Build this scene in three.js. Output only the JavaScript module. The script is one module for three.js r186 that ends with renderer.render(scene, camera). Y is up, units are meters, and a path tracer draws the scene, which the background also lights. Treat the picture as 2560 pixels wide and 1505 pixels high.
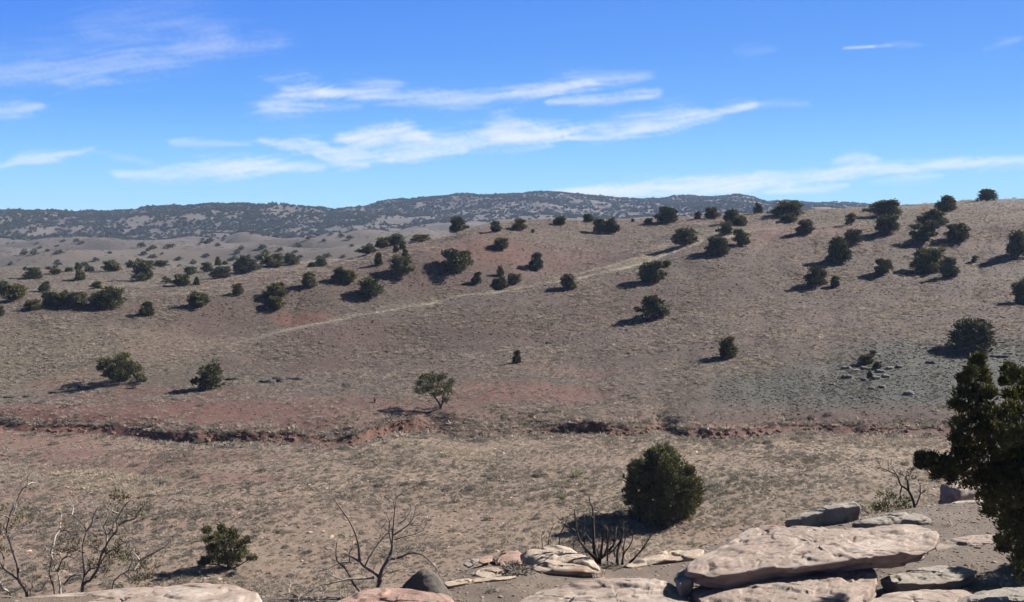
import * as THREE from 'three';
import { mergeGeometries } from 'three/addons/utils/BufferGeometryUtils.js';

// ---------------------------------------------------------------- camera, sky, sun, exposure
const scene = new THREE.Scene();
const W = 2560, H = 1505, F = 2459;                       // lens of the photograph, in its own pixels
const PITCH = Math.atan((752.5 - 560) / F);               // eye level lies on row 560
const camera = new THREE.PerspectiveCamera(2 * Math.atan(752.5 / F) * 180 / Math.PI, W / H, 0.1, 20000);
camera.position.set(0, 0, 0);
camera.rotation.set(-PITCH, 0, 0);
const renderer = new THREE.WebGLRenderer({ antialias: true });
renderer.toneMapping = THREE.LinearToneMapping;
const EXPOSURE = 3.0;
renderer.toneMappingExposure = EXPOSURE;
renderer.shadowMap.enabled = true;

const SUN_AZ = 66 * Math.PI / 180, SUN_EL = 35.5 * Math.PI / 180;   // to the right of the view, a little beyond
const sunDir = new THREE.Vector3(Math.sin(SUN_AZ) * Math.cos(SUN_EL), Math.sin(SUN_EL), -Math.cos(SUN_AZ) * Math.cos(SUN_EL));
const sun = new THREE.DirectionalLight(new THREE.Color(1, 0.955, 0.87), 5);
sun.position.copy(sunDir).multiplyScalar(400).add(new THREE.Vector3(0, -8, -120));
sun.target.position.set(0, -8, -120);
sun.castShadow = true;
Object.assign(sun.shadow.camera, { left: -220, right: 220, top: 220, bottom: -220, near: 1, far: 900 });
sun.shadow.mapSize.set(4096, 4096);
scene.add(sun, sun.target);

// ---------------------------------------------------------------- small tools
function rng(seed) { let a = seed >>> 0; return () => { a = (a + 0x6D2B79F5) | 0; let t = Math.imul(a ^ (a >>> 15), 1 | a); t = (t + Math.imul(t ^ (t >>> 7), 61 | t)) ^ t; return ((t ^ (t >>> 14)) >>> 0) / 4294967296; }; }
const clamp = (x, a, b) => x < a ? a : x > b ? b : x, mix = (a, b, t) => a + (b - a) * t;
const smooth = (a, b, x) => { const t = clamp((x - a) / (b - a), 0, 1); return t * t * (3 - 2 * t); };
const PERM = new Uint16Array(512); { const r = rng(7), p = [...Array(256).keys()]; for (let i = 255; i > 0; i--) { const j = Math.floor(r() * (i + 1)); [p[i], p[j]] = [p[j], p[i]]; } for (let i = 0; i < 512; i++) PERM[i] = p[i & 255]; }
const G2 = []; for (let i = 0; i < 64; i++) G2.push([Math.cos(i / 64 * 6.2831853), Math.sin(i / 64 * 6.2831853)]);
function n2(x, y) {                                        // gradient noise, about -1..1
  const xi = Math.floor(x), yi = Math.floor(y), fx = x - xi, fy = y - yi, X = xi & 255, Y = yi & 255;
  const u = fx * fx * fx * (fx * (fx * 6 - 15) + 10), v = fy * fy * fy * (fy * (fy * 6 - 15) + 10);
  const a = G2[PERM[PERM[X] + Y] & 63], b = G2[PERM[PERM[X + 1] + Y] & 63], c = G2[PERM[PERM[X] + Y + 1] & 63], d = G2[PERM[PERM[X + 1] + Y + 1] & 63];
  return 1.5 * mix(mix(a[0] * fx + a[1] * fy, b[0] * (fx - 1) + b[1] * fy, u), mix(c[0] * fx + c[1] * (fy - 1), d[0] * (fx - 1) + d[1] * (fy - 1), u), v);
}
function fbm(x, y, o = 4, g = 0.5) { let s = 0, a = 1, t = 0; for (let i = 0; i < o; i++) { s += a * n2(x, y); t += a; a *= g; x = x * 2.03 + 17.3; y = y * 2.03 - 9.1; } return s / t; }
function n3(x, y, z) { return (n2(x + 3.1 * Math.floor(z * 7) * 0, y + z * 0.73) + n2(y + 11.7, z + x * 0.61) + n2(z - 5.3, x - y * 0.67)) / 1.9; }
function fbm3(x, y, z, o = 4) { let s = 0, a = 1, t = 0; for (let i = 0; i < o; i++) { s += a * n3(x, y, z); t += a; a *= 0.5; x = x * 2.03 + 7.3; y = y * 2.03 - 9.1; z = z * 2.03 + 3.7; } return s / t; }
const lin = (r, g, b) => new THREE.Color().setRGB(r / 255, g / 255, b / 255, THREE.SRGBColorSpace);

// a pixel of the photograph as a direction in the place
const CP = Math.cos(PITCH), SP = Math.sin(PITCH);
function ray(px, py) { const x = (px - 1280) / F, y = (752.5 - py) / F; return [x, y * CP - SP, -CP - y * SP]; }
function rayTan(px, py) { const d = ray(px, py); return d[1] / Math.hypot(d[0], d[2]); }
function toPx(x, y, z) { const f = -z * CP - y * SP, u = y * CP - z * SP; return f > 0.05 ? [1280 + F * x / f, 752.5 - F * u / f] : null; }

// ---------------------------------------------------------------- the sky: air and thin streaks of cloud
{
  const SW = 4096, SH = 2048, data = new Float32Array(SW * SH * 4);
  const stops = [[-90, 118, 150, 190], [0, 176, 228, 252], [2.2, 158, 217, 253], [4.2, 135, 200, 253], [6.6, 108, 174, 252], [9.5, 88, 152, 249], [12.6, 73, 136, 244], [18, 62, 114, 206], [30, 48, 84, 148], [50, 40, 64, 108], [90, 35, 55, 92]]
    .map(([e, r, g, b]) => { const c = lin(r, g, b); return [e, c.r, c.g, c.b]; });
  const air = (el) => { let k = 0; while (k < stops.length - 2 && el > stops[k + 1][0]) k++; const a = stops[k], b = stops[k + 1], t = clamp((el - a[0]) / (b[0] - a[0]), 0, 1); return [mix(a[1], b[1], t), mix(a[2], b[2], t), mix(a[3], b[3], t)]; };
  // streaks: points along each, half thickness, strength
  const S = [
    [[[-150, 200], [0, 192], [150, 182], [300, 160], [450, 138], [560, 118], [690, 108]], 22, .17], [[[-120, 160], [120, 150], [340, 110], [520, 84]], 44, .07], [[[250, 60], [420, 30], [520, 70]], 46, .06], [[[150, 200], [190, 214], [270, 196]], 8, .12],
    [[[-60, 280], [20, 276], [92, 266]], 13, .34], [[[0, 416], [50, 398], [130, 392], [216, 376]], 8, .55], [[[230, 378], [330, 396], [410, 420]], 6, .12],
    [[[690, 262], [745, 238], [815, 232]], 26, .46], [[[690, 233], [750, 222], [800, 226]], 12, .25], [[[800, 232], [900, 236], [1050, 243], [1200, 243], [1340, 234], [1475, 212]], 12, .46], [[[850, 226], [980, 214]], 12, .25], [[[1290, 232], [1400, 214], [1490, 203], [1600, 190]], 13, .30], [[[1380, 254], [1500, 252], [1580, 244], [1645, 234]], 9, .5], [[[720, 270], [900, 264]], 7, .18],
    [[[305, 437], [430, 432], [560, 424], [680, 418], [790, 416]], 13, .6], [[[520, 405], [600, 412], [700, 424]], 14, .35], [[[430, 358], [470, 356], [620, 362]], 6, .26], [[[660, 352], [740, 366], [860, 384], [995, 399]], 9, .55], [[[750, 354], [808, 366]], 6, .5], [[[780, 392], [860, 404], [920, 408]], 10, .6],
    [[[855, 340], [940, 334], [1010, 328], [1065, 342]], 12, .85], [[[880, 356], [1010, 362], [1150, 352], [1290, 338], [1420, 326]], 17, .62], [[[1000, 392], [1090, 384], [1160, 374]], 11, .62], [[[1220, 322], [1250, 300], [1310, 316]], 12, .3], [[[1240, 346], [1400, 340], [1540, 328], [1680, 302], [1780, 284], [1875, 261]], 12, .62], [[[1320, 318], [1370, 330], [1420, 340]], 8, .45], [[[1500, 320], [1660, 290], [1740, 276]], 20, .14], [[[1850, 264], [2010, 257]], 8, .16], [[[1280, 375], [1370, 365]], 6, .2],
    [[[1390, 482], [1500, 470], [1650, 462], [1800, 456], [1960, 446], [2150, 430], [2350, 413], [2700, 398]], 11, .78], [[[1430, 486], [1620, 478], [1790, 472], [1960, 462]], 14, .72], [[[1925, 482], [2020, 472], [2110, 464]], 6, .6], [[[2080, 408], [2130, 402], [2190, 398]], 9, .42], [[[2180, 456], [2340, 440]], 6, .25], [[[2110, 121], [2150, 118.5], [2185, 116]], 2.0, .8], [[[2175, 116.5], [2230, 113]], 2.4, .3], [[[2215, 113], [2300, 110]], 5, .12], [[[2465, 118], [2545, 94]], 7, .12], [[[1850, 130], [1930, 115]], 10, .07],
  ].map(([p, w, s]) => ({ p, w, s, x0: Math.min(...p.map((q) => q[0])) - w * 5, x1: Math.max(...p.map((q) => q[0])) + w * 5, y0: Math.min(...p.map((q) => q[1])) - w * 4.5, y1: Math.max(...p.map((q) => q[1])) + w * 4.5 }));
  const cloudIn = (px, py) => {
    const wx = 30 * fbm(px / 220, py / 60, 2), wy = 8 * fbm(px / 260 + 40, py / 60, 2) + 3.5 * fbm(px / 110, py / 22, 2);
    const flow = py + px * 0.13 + 16 * fbm(px / 190 + 7, py / 70, 2), f1 = fbm(px / 170, flow / 9, 5, .62), f2 = fbm(px / 85 + 9, flow / 4, 3, .6), f3 = fbm(px / 150 + 30, py / 26, 3);
    let c = 0;
    for (const s of S) {
      if (px < s.x0 || px > s.x1 || py < s.y0 || py > s.y1) continue;
      const small = s.w < 4, qx = px + (small ? 0 : wx), qy = py + (small ? 0 : wy * Math.min(1, s.w / 10));
      let best = 1e9, at = 0, n = s.p.length - 1;
      for (let i = 0; i < n; i++) { const [ax, ay] = s.p[i], [bx, by] = s.p[i + 1], dx = bx - ax, dy = by - ay, t = clamp(((qx - ax) * dx + (qy - ay) * dy) / (dx * dx + dy * dy), 0, 1), d = Math.hypot((qx - ax - dx * t) * 0.6, qy - ay - dy * t); if (d < best) { best = d; at = (i + t) / n; } }
      const w = s.w * (0.45 + 0.55 * Math.sin(Math.PI * clamp(at * 0.86 + 0.07, 0, 1)));
      const p = Math.exp(-(best * best) / (w * w * (small ? 1 : 4.2)));
      c += small ? s.s * p : s.s * 1.25 * Math.sqrt(p) * smooth(-0.15, 1.35, p * 1.1 + 0.95 * f1 + 0.45 * f2 + 0.55 * f3 - 0.28);
    }
    return c;
  };
  for (let j = 0; j < SH; j++) {
    const el = ((j + 0.5) / SH - 0.5) * 180, e = el * Math.PI / 180, ce = Math.cos(e), se = Math.sin(e), [r0, g0, b0] = air(el);
    for (let i = 0; i < SW; i++) {
      const th = ((i + 0.5) / SW - 0.5) * 2 * Math.PI, x = Math.cos(th) * ce, z = Math.sin(th) * ce;
      const toSun = x * sunDir.x + se * sunDir.y + z * sunDir.z, lift = 0.26 * smooth(-0.4, 0.85, toSun) - 0.06;
      let r = r0 + (0.30 - r0 * 0.4) * Math.max(lift, -r0) * 0.9, g = g0 + (0.62 - g0 * 0.6) * lift * 0.9, b = b0 * (1 + 0.12 * lift), c = 0;
      if (el > 0) {
        const p = -z > 0.3 && el < 22 ? toPx(x, se, z) : null;
        const inFrame = p ? smooth(-420, -120, p[0]) * smooth(2980, 2690, p[0]) * smooth(-260, -90, p[1]) : 0;
        if (inFrame > 0) c += inFrame * cloudIn(p[0], p[1]);
        if (inFrame < 1 && el > 0.5) {                      // the same kind of streaks all round
          const u = x / (se + 0.16), v = z / (se + 0.16);
          const veil = smooth(0.12, 0.62, fbm(u * 0.5 + v * 0.2 + 31, v * 1.6 - u * 0.3, 5)) * (0.5 + 0.5 * fbm(u * 1.2, v * 7, 3));
          c += (1 - inFrame) * 0.35 * veil;
        }
        c = 1 - Math.exp(-1.25 * Math.max(c, 0));
      }
      const k = (j * SW + i) * 4, gr = 1 / EXPOSURE;
      data[k] = mix(r, 0.90, c) * gr; data[k + 1] = mix(g, 0.945, c) * gr; data[k + 2] = mix(b, 0.98, c) * gr; data[k + 3] = 1;
    }
  }
  const sky = new THREE.DataTexture(data, SW, SH, THREE.RGBAFormat, THREE.FloatType);
  sky.mapping = THREE.EquirectangularReflectionMapping; sky.magFilter = THREE.LinearFilter; sky.minFilter = THREE.LinearFilter; sky.needsUpdate = true;
  scene.background = sky; scene.environment = sky;
}

// ---------------------------------------------------------------- the land, built from the lines that shape it
// each line: [column, row seen at (or null), distance, height when no row] along the compass directions of the view
const T = (list) => list.map(([p, y, r]) => ({ p, r, h: rayTan(clamp(p, -400, 2960), y) * r }));
const C = (r, h) => [{ p: -400, r, h }, { p: 2960, r, h }];
const washRows = [[-400, 1078], [0, 1080], [90, 1086], [180, 1090], [300, 1092], [370, 1104], [480, 1114], [560, 1112], [700, 1108], [800, 1116], [880, 1114], [930, 1096], [1000, 1082], [1060, 1080], [1150, 1098], [1250, 1092], [1400, 1088], [1500, 1090], [1600, 1092], [1660, 1078], [1730, 1096], [1850, 1096], [2000, 1080], [2200, 1086], [2560, 1090], [2960, 1090]];
const washHeight = -14.35;
const wash = washRows.map(([p, y]) => ({ p, r: washHeight / rayTan(p, y), h: washHeight }));
const crestB = T([[-400, 985, 97], [0, 955, 94], [320, 912, 93], [640, 840, 99], [800, 806, 103], [960, 773, 109], [1280, 720, 118], [1440, 693, 125], [1600, 655, 133], [1750, 606, 144], [1920, 572, 156], [2240, 546, 168], [2560, 532, 176], [2960, 530, 180]]);
const crestA = T([[-400, 745, 132], [0, 738, 130], [320, 719, 132], [640, 687, 138], [800, 662, 142], [900, 636, 146], [960, 617, 149], [1040, 606, 152], [1110, 592, 156], [1180, 566, 161], [1280, 552, 168], [1600, 549, 186], [1920, 533, 202], [2240, 517, 217], [2560, 498, 232], [2960, 478, 245]]);
const between = (A, B, t, dh = 0, dr = 0) => A.map((a) => { const b = at(B, a.p); return { p: a.p, r: mix(a.r, b.r, t) + dr, h: mix(a.h, b.h, t) + dh }; });
function at(L, p) {                                        // smooth along the line
  let i = 0; while (i < L.length - 2 && p > L[i + 1].p) i++;
  const a = L[i], b = L[i + 1], t = clamp((p - a.p) / (b.p - a.p), 0, 1), A = L[Math.max(0, i - 1)], B = L[Math.min(L.length - 1, i + 2)];
  const d = b.p - a.p, q = (k) => { const m0 = i > 0 ? (b[k] - A[k]) / (b.p - A.p) * d : b[k] - a[k], m1 = i < L.length - 2 ? (B[k] - a[k]) / (B.p - a.p) * d : b[k] - a[k], t2 = t * t, t3 = t2 * t; return (2 * t3 - 3 * t2 + 1) * a[k] + (t3 - 2 * t2 + t) * m0 + (3 * t2 - 2 * t3) * b[k] + (t3 - t2) * m1; };
  return { p, r: q('r'), h: q('h') };
}
const LINES = [
  { L: C(0.4, -1.7), n: 6 }, { L: C(5, -2.6), n: 6 }, { L: [{ p: -400, r: 9, h: -5.2 }, { p: 700, r: 9, h: -5.2 }, { p: 1200, r: 9, h: -5.0 }, { p: 1700, r: 9, h: -4.92 }, { p: 2960, r: 9, h: -4.92 }], n: 70 },
  { L: T([[-400, 1500, 14.0], [0, 1498, 14.0], [320, 1494, 14.1], [640, 1492, 14.3], [960, 1478, 15], [1120, 1436, 15.3], [1280, 1398, 16], [1600, 1392, 17], [1920, 1340, 18.5], [2240, 1282, 20], [2560, 1250, 21], [2960, 1245, 21]]), n: 18 },     // lip of the ledge
  { L: 'rim', n: 8 },
  { L: [{ p: -400, r: 27, h: -11.6 }, { p: 1280, r: 28, h: -11.8 }, { p: 2960, r: 31, h: -12.2 }], n: 14 },
  { L: [{ p: -400, r: 38, h: -13.6 }, { p: 1280, r: 39, h: -13.7 }, { p: 2960, r: 40, h: -13.7 }], n: 110 },
  { L: wash.map((a) => ({ p: a.p, r: a.r - 2.2, h: a.h + 0.22 })), n: 9 },
  { L: wash, n: 3 },
  { L: wash.map((a) => ({ p: a.p, r: a.r + 0.25, h: a.h + 0.02 })), n: 7 },          // foot of the cut bank
  { L: wash.map((a) => ({ p: a.p, r: a.r + 0.55, h: a.h + 0.7 })), n: 8 },           // its upper edge
  { L: wash.map((a) => ({ p: a.p, r: a.r + 4.2, h: a.h + 0.95 })), n: 70 },
  { L: between(crestB, wash, 0.42).map((a) => ({ ...a, h: a.h - 1.55 * smooth(400, 1000, a.p) + 0.25 * (1 - smooth(0, 500, a.p)) })), n: 74 },
  { L: crestB, n: 14 },
  { L: crestB.map((a) => { const back = 9; const f = smooth(350, 640, a.p) * (1 - smooth(1750, 1950, a.p)); const y = toRow(a) - (1 + 13 * smooth(1350, 1600, a.p)) * f; const m = (at(crestA, a.p).h - a.h) / (at(crestA, a.p).r - a.r); return { p: a.p, r: a.r + back, h: mix(a.h + m * back, rayTan(clamp(a.p, -400, 2960), y) * (a.r + back), f) }; }), n: 30 },
  { L: between(crestA, crestB, 0.42, 0.7).map((a) => ({ ...a, h: a.h + 0.9 * Math.exp(-Math.pow((a.p - 1130) / 220, 2)) - 1.0 * Math.exp(-Math.pow((a.p - 1480) / 200, 2)) })), n: 44 },
  { L: crestA, n: 12 },
  { L: crestA.map((a) => ({ p: a.p, r: a.r + 17, h: a.h - 1.6 - 1.8 * smooth(500, 1100, a.p) })), n: 34 },
  { L: T([[-400, 690, 178], [0, 680, 180], [320, 669, 186], [640, 660, 196], [800, 650, 200], [960, 645, 210], [1280, 600, 225], [1600, 590, 245], [1920, 570, 260], [2240, 550, 275], [2560, 532, 290], [2960, 520, 300]]), n: 8 },
  { L: [{ p: -400, r: 262, h: -14.5 }, { p: 900, r: 275, h: -13.5 }, { p: 1600, r: 320, h: -10 }, { p: 2960, r: 350, h: -4 }], n: 44 },
  { L: T([[-400, 636, 400], [0, 634, 400], [180, 629, 405], [393, 619, 410], [640, 614, 420], [900, 602, 435], [1280, 596, 440], [1920, 580, 450], [2960, 560, 460]]), n: 8 },
  { L: T([[-400, 641, 490], [0, 640, 490], [640, 622, 500], [900, 608, 520], [1280, 585, 540], [2960, 570, 560]]), n: 30 },
  { L: T([[-400, 604, 640], [0, 602, 640], [300, 606, 640], [540, 599, 650], [800, 591, 660], [900, 592, 670], [1060, 572, 720], [1280, 545, 800], [1600, 540, 850], [1920, 540, 880], [2960, 545, 900]]), n: 10 },
  { L: T([[-400, 605, 710], [0, 600, 710], [540, 598, 720], [800, 588, 730], [900, 583, 740], [1060, 563, 800], [1280, 538, 880], [1600, 532, 940], [1920, 530, 960], [2960, 540, 980]]), n: 84 },
  { L: T([[-400, 535, 1010], [-100, 532, 1010], [0, 529, 1010], [50, 525, 1010], [110, 523, 1010], [200, 529, 1015], [260, 532, 1015], [330, 527, 1010], [450, 517, 1005], [590, 508, 1000], [690, 510, 1010], [800, 519, 1030], [858, 523, 1060], [920, 514, 1120], [1000, 504, 1160], [1100, 494, 1190], [1200, 487, 1210], [1300, 485, 1230], [1400, 488, 1260], [1500, 495, 1310], [1600, 499, 1360], [1700, 498, 1380], [1800, 494, 1400], [1862, 493, 1410], [1920, 506, 1460], [1985, 509, 1540], [2060, 510, 1580], [2120, 516, 1600], [2180, 521, 1620], [2260, 528, 1640], [2560, 534, 1660], [2960, 536, 1680]]), n: 8 },
  { L: [{ p: -400, r: 1350, h: -6 }, { p: 900, r: 1600, h: -6 }, { p: 2000, r: 2100, h: -8 }, { p: 2960, r: 2200, h: -10 }], n: 6 },
  { L: C(7000, -90), n: 0 },
];
function toRow(a) { let lo = 400, hi = 1600; const t = a.h / a.r, p = clamp(a.p, -400, 2960); for (let i = 0; i < 40; i++) { const m = (lo + hi) / 2; if (rayTan(p, m) > t) lo = m; else hi = m; } return (lo + hi) / 2; }
const iLip = 3, iWash = 8, iBank = 10, iB = 13, iA = 16;
{ const k = LINES.findIndex((l) => l.L === 'rim'); LINES[k].L = LINES[k - 1].L.map((a) => ({ p: a.p, r: a.r + 0.9, h: a.h - 1.15 })); LINES[k - 1].n = 10; }
const NL = LINES.length;

function profile(az) {                                     // the lines' distances, heights and slopes in one direction
  const px = 1280 + F * Math.tan(clamp(az, -0.56, 0.56)), R = new Float64Array(NL), Hh = new Float64Array(NL), M = new Float64Array(NL);
  const arc = az * 66, rag = 0.75 * fbm(arc / 7, 3.3, 3) + 0.6 * fbm(arc / 1.7, 8.8, 3), deep = clamp(0.5 + 1.25 * fbm(arc / 5 + 50, 1.7, 3), 0.05, 1.25) * mix(1, 0.55, smooth(1700, 1900, px)) * mix(0.6, 1, smooth(300, 900, px));
  LINES.forEach((l, k) => { const q = at(l.L, px); R[k] = q.r; Hh[k] = q.h; });
  for (let k = iWash; k <= iBank; k++) R[k] += rag;
  R[iWash + 1] += 0.12 * fbm(arc / 0.8, 4.4, 2);
  Hh[iBank] = mix(Hh[iWash] + 0.12, Hh[iBank], deep); R[iBank] += 0.9 * (1 - Math.min(1, deep));
  const back = smooth(1.0, 1.7, Math.abs(az));             // behind the viewer the tableland goes on
  for (let k = 0; k < NL; k++) Hh[k] = mix(Hh[k], -1.7 - 0.002 * R[k], back);
  for (let k = 1; k < NL; k++) if (R[k] < R[k - 1] + 0.05) R[k] = R[k - 1] + 0.05;
  const s = []; for (let k = 0; k < NL - 1; k++) s.push((Hh[k + 1] - Hh[k]) / (R[k + 1] - R[k]));
  for (let k = 0; k < NL; k++) { if (k === 0) M[k] = s[0]; else if (k === NL - 1) M[k] = s[k - 1]; else if (s[k - 1] * s[k] <= 0) M[k] = 0; else { const h0 = R[k] - R[k - 1], h1 = R[k + 1] - R[k], w1 = 2 * h1 + h0, w2 = h1 + 2 * h0; M[k] = (w1 + w2) / (w1 / s[k - 1] + w2 / s[k]); } }
  return { R, H: Hh, M, s, px };
}
function onProfile(P, r) {
  let k = 0; if (r > P.R[NL - 1]) return P.H[NL - 1]; if (r < P.R[0]) return P.H[0];
  while (k < NL - 2 && r > P.R[k + 1]) k++;
  const d = P.R[k + 1] - P.R[k], t = (r - P.R[k]) / d;
  if (k >= iWash - 1 && k < iBank || k === iLip) return mix(P.H[k], P.H[k + 1], t);
  const t2 = t * t, t3 = t2 * t;
  return (2 * t3 - 3 * t2 + 1) * P.H[k] + (t3 - 2 * t2 + t) * d * P.M[k] + (3 * t2 - 2 * t3) * P.H[k + 1] + (t3 - t2) * d * P.M[k + 1];
}
const relief = (x, z, r) => {
  let h = 0;
  if (r < 75) h += 0.05 * fbm(x * 0.9, z * 0.9, 2) * smooth(7, 11, r);
  h += smooth(20, 40, r) * (1 - smooth(250, 420, r)) * (0.10 * fbm(x / 3.2, z / 3.2, 3) + (0.08 + 0.75 * smooth(75, 130, r)) * fbm(x / 19, z / 19, 3));
  h -= smooth(72, 85, r) * (1 - smooth(150, 190, r)) * 0.28 * Math.pow(clamp(1 - Math.abs(fbm((x + z * 0.42) / 15 + 5, (z - x * 0.2) / 60, 3)) * 3, 0, 1), 2);          // shallow rills running down the slope
  if (r > 230) {
    const f = smooth(230, 420, r), g = smooth(640, 820, r);
    h += f * (1 - g) * (12 * fbm(x / 75, z / 70, 3, .4) - 7 * Math.pow(1 - Math.abs(fbm((x + z * .5) / 65 + 2, z / 120, 2)), 3) + 2.4) + g * (6.5 * fbm(x / 150, z / 110, 4) - 5.5 * Math.pow(1 - Math.abs(fbm(x / 120 + 9, z / 260, 3)), 3) + 2.6);
  }
  return h;
};
const BIN = 0.075 * Math.PI / 180, NB = 440;               // columns from -33 to 33 degrees
const cols = []; for (let i = -NB; i <= NB; i++) cols.push(i * BIN);
const profs = cols.map(profile);
function groundAt(x, z) {
  const az = Math.atan2(x, -z), r = Math.hypot(x, z), f = az / BIN + NB, i = Math.floor(f);
  const h = i >= 0 && i < cols.length - 1 ? mix(onProfile(profs[i], r), onProfile(profs[i + 1], r), f - i) : onProfile(profile(az), r);
  return h + relief(x, z, r);
}
// the ground point seen through a pixel, from a given distance on
function ground(px, py, rMin = 10, rMax = 1900) {
  const d = ray(px, py), q = Math.hypot(d[0], d[2]), ux = d[0] / q, uz = d[2] / q, t = d[1] / q;
  let r = rMin, last = r;
  while (r < rMax) { if (groundAt(ux * r, uz * r) >= t * r) break; last = r; r *= 1.004; r += 0.02; }
  let lo = last, hi = r; for (let k = 0; k < 18; k++) { const m = (lo + hi) / 2; if (groundAt(ux * m, uz * m) >= t * m) hi = m; else lo = m; }
  r = (lo + hi) / 2;
  return { x: ux * r, y: groundAt(ux * r, uz * r), z: uz * r, r, m: -(uz * r * CP) / F };      // m: metres in a pixel there
}

// soils: where each shows, in metres round a point of the ground, and its colour
const SOIL = { tan: [.182, .121, .094], grass: [.195, .155, .105], red: [.132, .048, .036], maroon: [.072, .040, .034], grey: [.056, .055, .046], pale: [.36, .30, .215], pink: [.235, .150, .118] };
const patches = [];
function patch(px, py, rx, rz, soil, strength, turn = 0, rMin = 30) { const g = ground(px, py, rMin); patches.push({ x: g.x, z: g.z, rx, rz, c: Math.cos(turn), s: Math.sin(turn), soil: SOIL[soil], k: strength }); }
patch(1290, 972, 7, 3.2, 'red', .9, .35); patch(1420, 935, 6, 2.5, 'red', .55, .5); patch(1500, 905, 6, 2.2, 'maroon', .7, .5); patch(700, 1010, 12, 3, 'red', .5); patch(330, 985, 10, 2.6, 'red', .6); patch(1180, 985, 3, 2.5, 'red', 0.62); patch(1420, 975, 4, 2.5, 'red', 0.44);
patch(200, 1040, 11, 4, 'red', 0.94); patch(420, 1030, 6, 2.6, 'red', 0.97, .1); patch(60, 1060, 6, 4, 'red', 0.75); patch(60, 1110, 8, 3.5, 'red', 0.69); patch(330, 1140, 8, 2.4, 'red', 0.75); patch(170, 950, 4, 3, 'red', 0.75); patch(620, 1040, 9, 4, 'red', 0.56); patch(460, 870, 6, 4, 'red', 0.44); patch(270, 1180, 5, 2.2, 'red', 0.75); patch(480, 1200, 7, 2, 'red', 0.62); patch(120, 1230, 6, 2.5, 'red', 0.44); patch(900, 1020, 10, 4, 'red', 0.47);
patch(2200, 962, 10, 5, 'grey', .97, .1); patch(2080, 985, 8, 3.6, 'grey', .85); patch(2350, 935, 11, 6.5, 'grey', .97); patch(2490, 905, 13, 8, 'grey', .97); patch(1970, 1002, 6, 2.2, 'grey', .6); patch(2560, 960, 10, 8, 'grey', .9);
patch(2230, 1056, 11, 2.6, 'maroon', .95); patch(2050, 1062, 8, 2.2, 'maroon', .9); patch(2420, 1062, 12, 2.8, 'maroon', .95); patch(1890, 1084, 7, 2, 'maroon', .8); patch(1650, 1072, 6, 2, 'maroon', .6);
patch(1000, 860, 12, 8, 'maroon', 0.56); patch(1300, 790, 16, 9, 'maroon', 0.56, .2); patch(1700, 860, 16, 8, 'maroon', 0.53, .3); patch(2150, 760, 24, 16, 'maroon', 0.69, .2); patch(1900, 660, 12, 10, 'maroon', 0.44); patch(800, 900, 9, 6, 'maroon', 0.50); patch(2400, 720, 14, 14, 'maroon', 0.50);  // maroon soil, also painting in the shade of slopes turned from the sun
patch(1150, 610, 9, 7, 'red', 0.56); patch(1300, 650, 7, 6, 'red', 0.38); patch(1500, 655, 6, 5, 'red', 0.44); patch(2000, 575, 9, 8, 'red', 0.50); patch(560, 700, 8, 6, 'red', 0.44); patch(400, 700, 7, 6, 'red', 0.44); patch(760, 800, 4, 1.6, 'red', 0.88, -.2);
patch(1590, 650, 9, 2.2, 'pale', .7, -.35); patch(1500, 672, 6, 1.6, 'pale', .6, -.35); patch(1720, 600, 7, 2, 'pale', .5, -.6);
patch(1080, 1125, 4.4, 1.1, 'pale', .75, .35); patch(1170, 1140, 3, .9, 'pale', .6, .3); patch(980, 1105, 2.4, .8, 'pale', .5); patch(230, 1195, 5, 1.4, 'grass', .8, .15); patch(330, 1225, 4, 1, 'grass', .7);
patch(700, 660, 14, 6, 'pale', .32, -.2); patch(850, 640, 10, 5, 'pale', .3, -.2); patch(100, 900, 18, 12, 'grass', .5);
patch(1750, 1320, 3, 1.6, 'pink', .7); patch(600, 1250, 14, 5, 'pink', .35); patch(300, 1290, 9, 4, 'pink', .4); patch(1900, 1220, 9, 5, 'grass', .4); patch(1400, 1140, 5, 2, 'pink', .4);
const cA = [0, 0, 0]; let kBare = 0, kGrey = 0;
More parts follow.
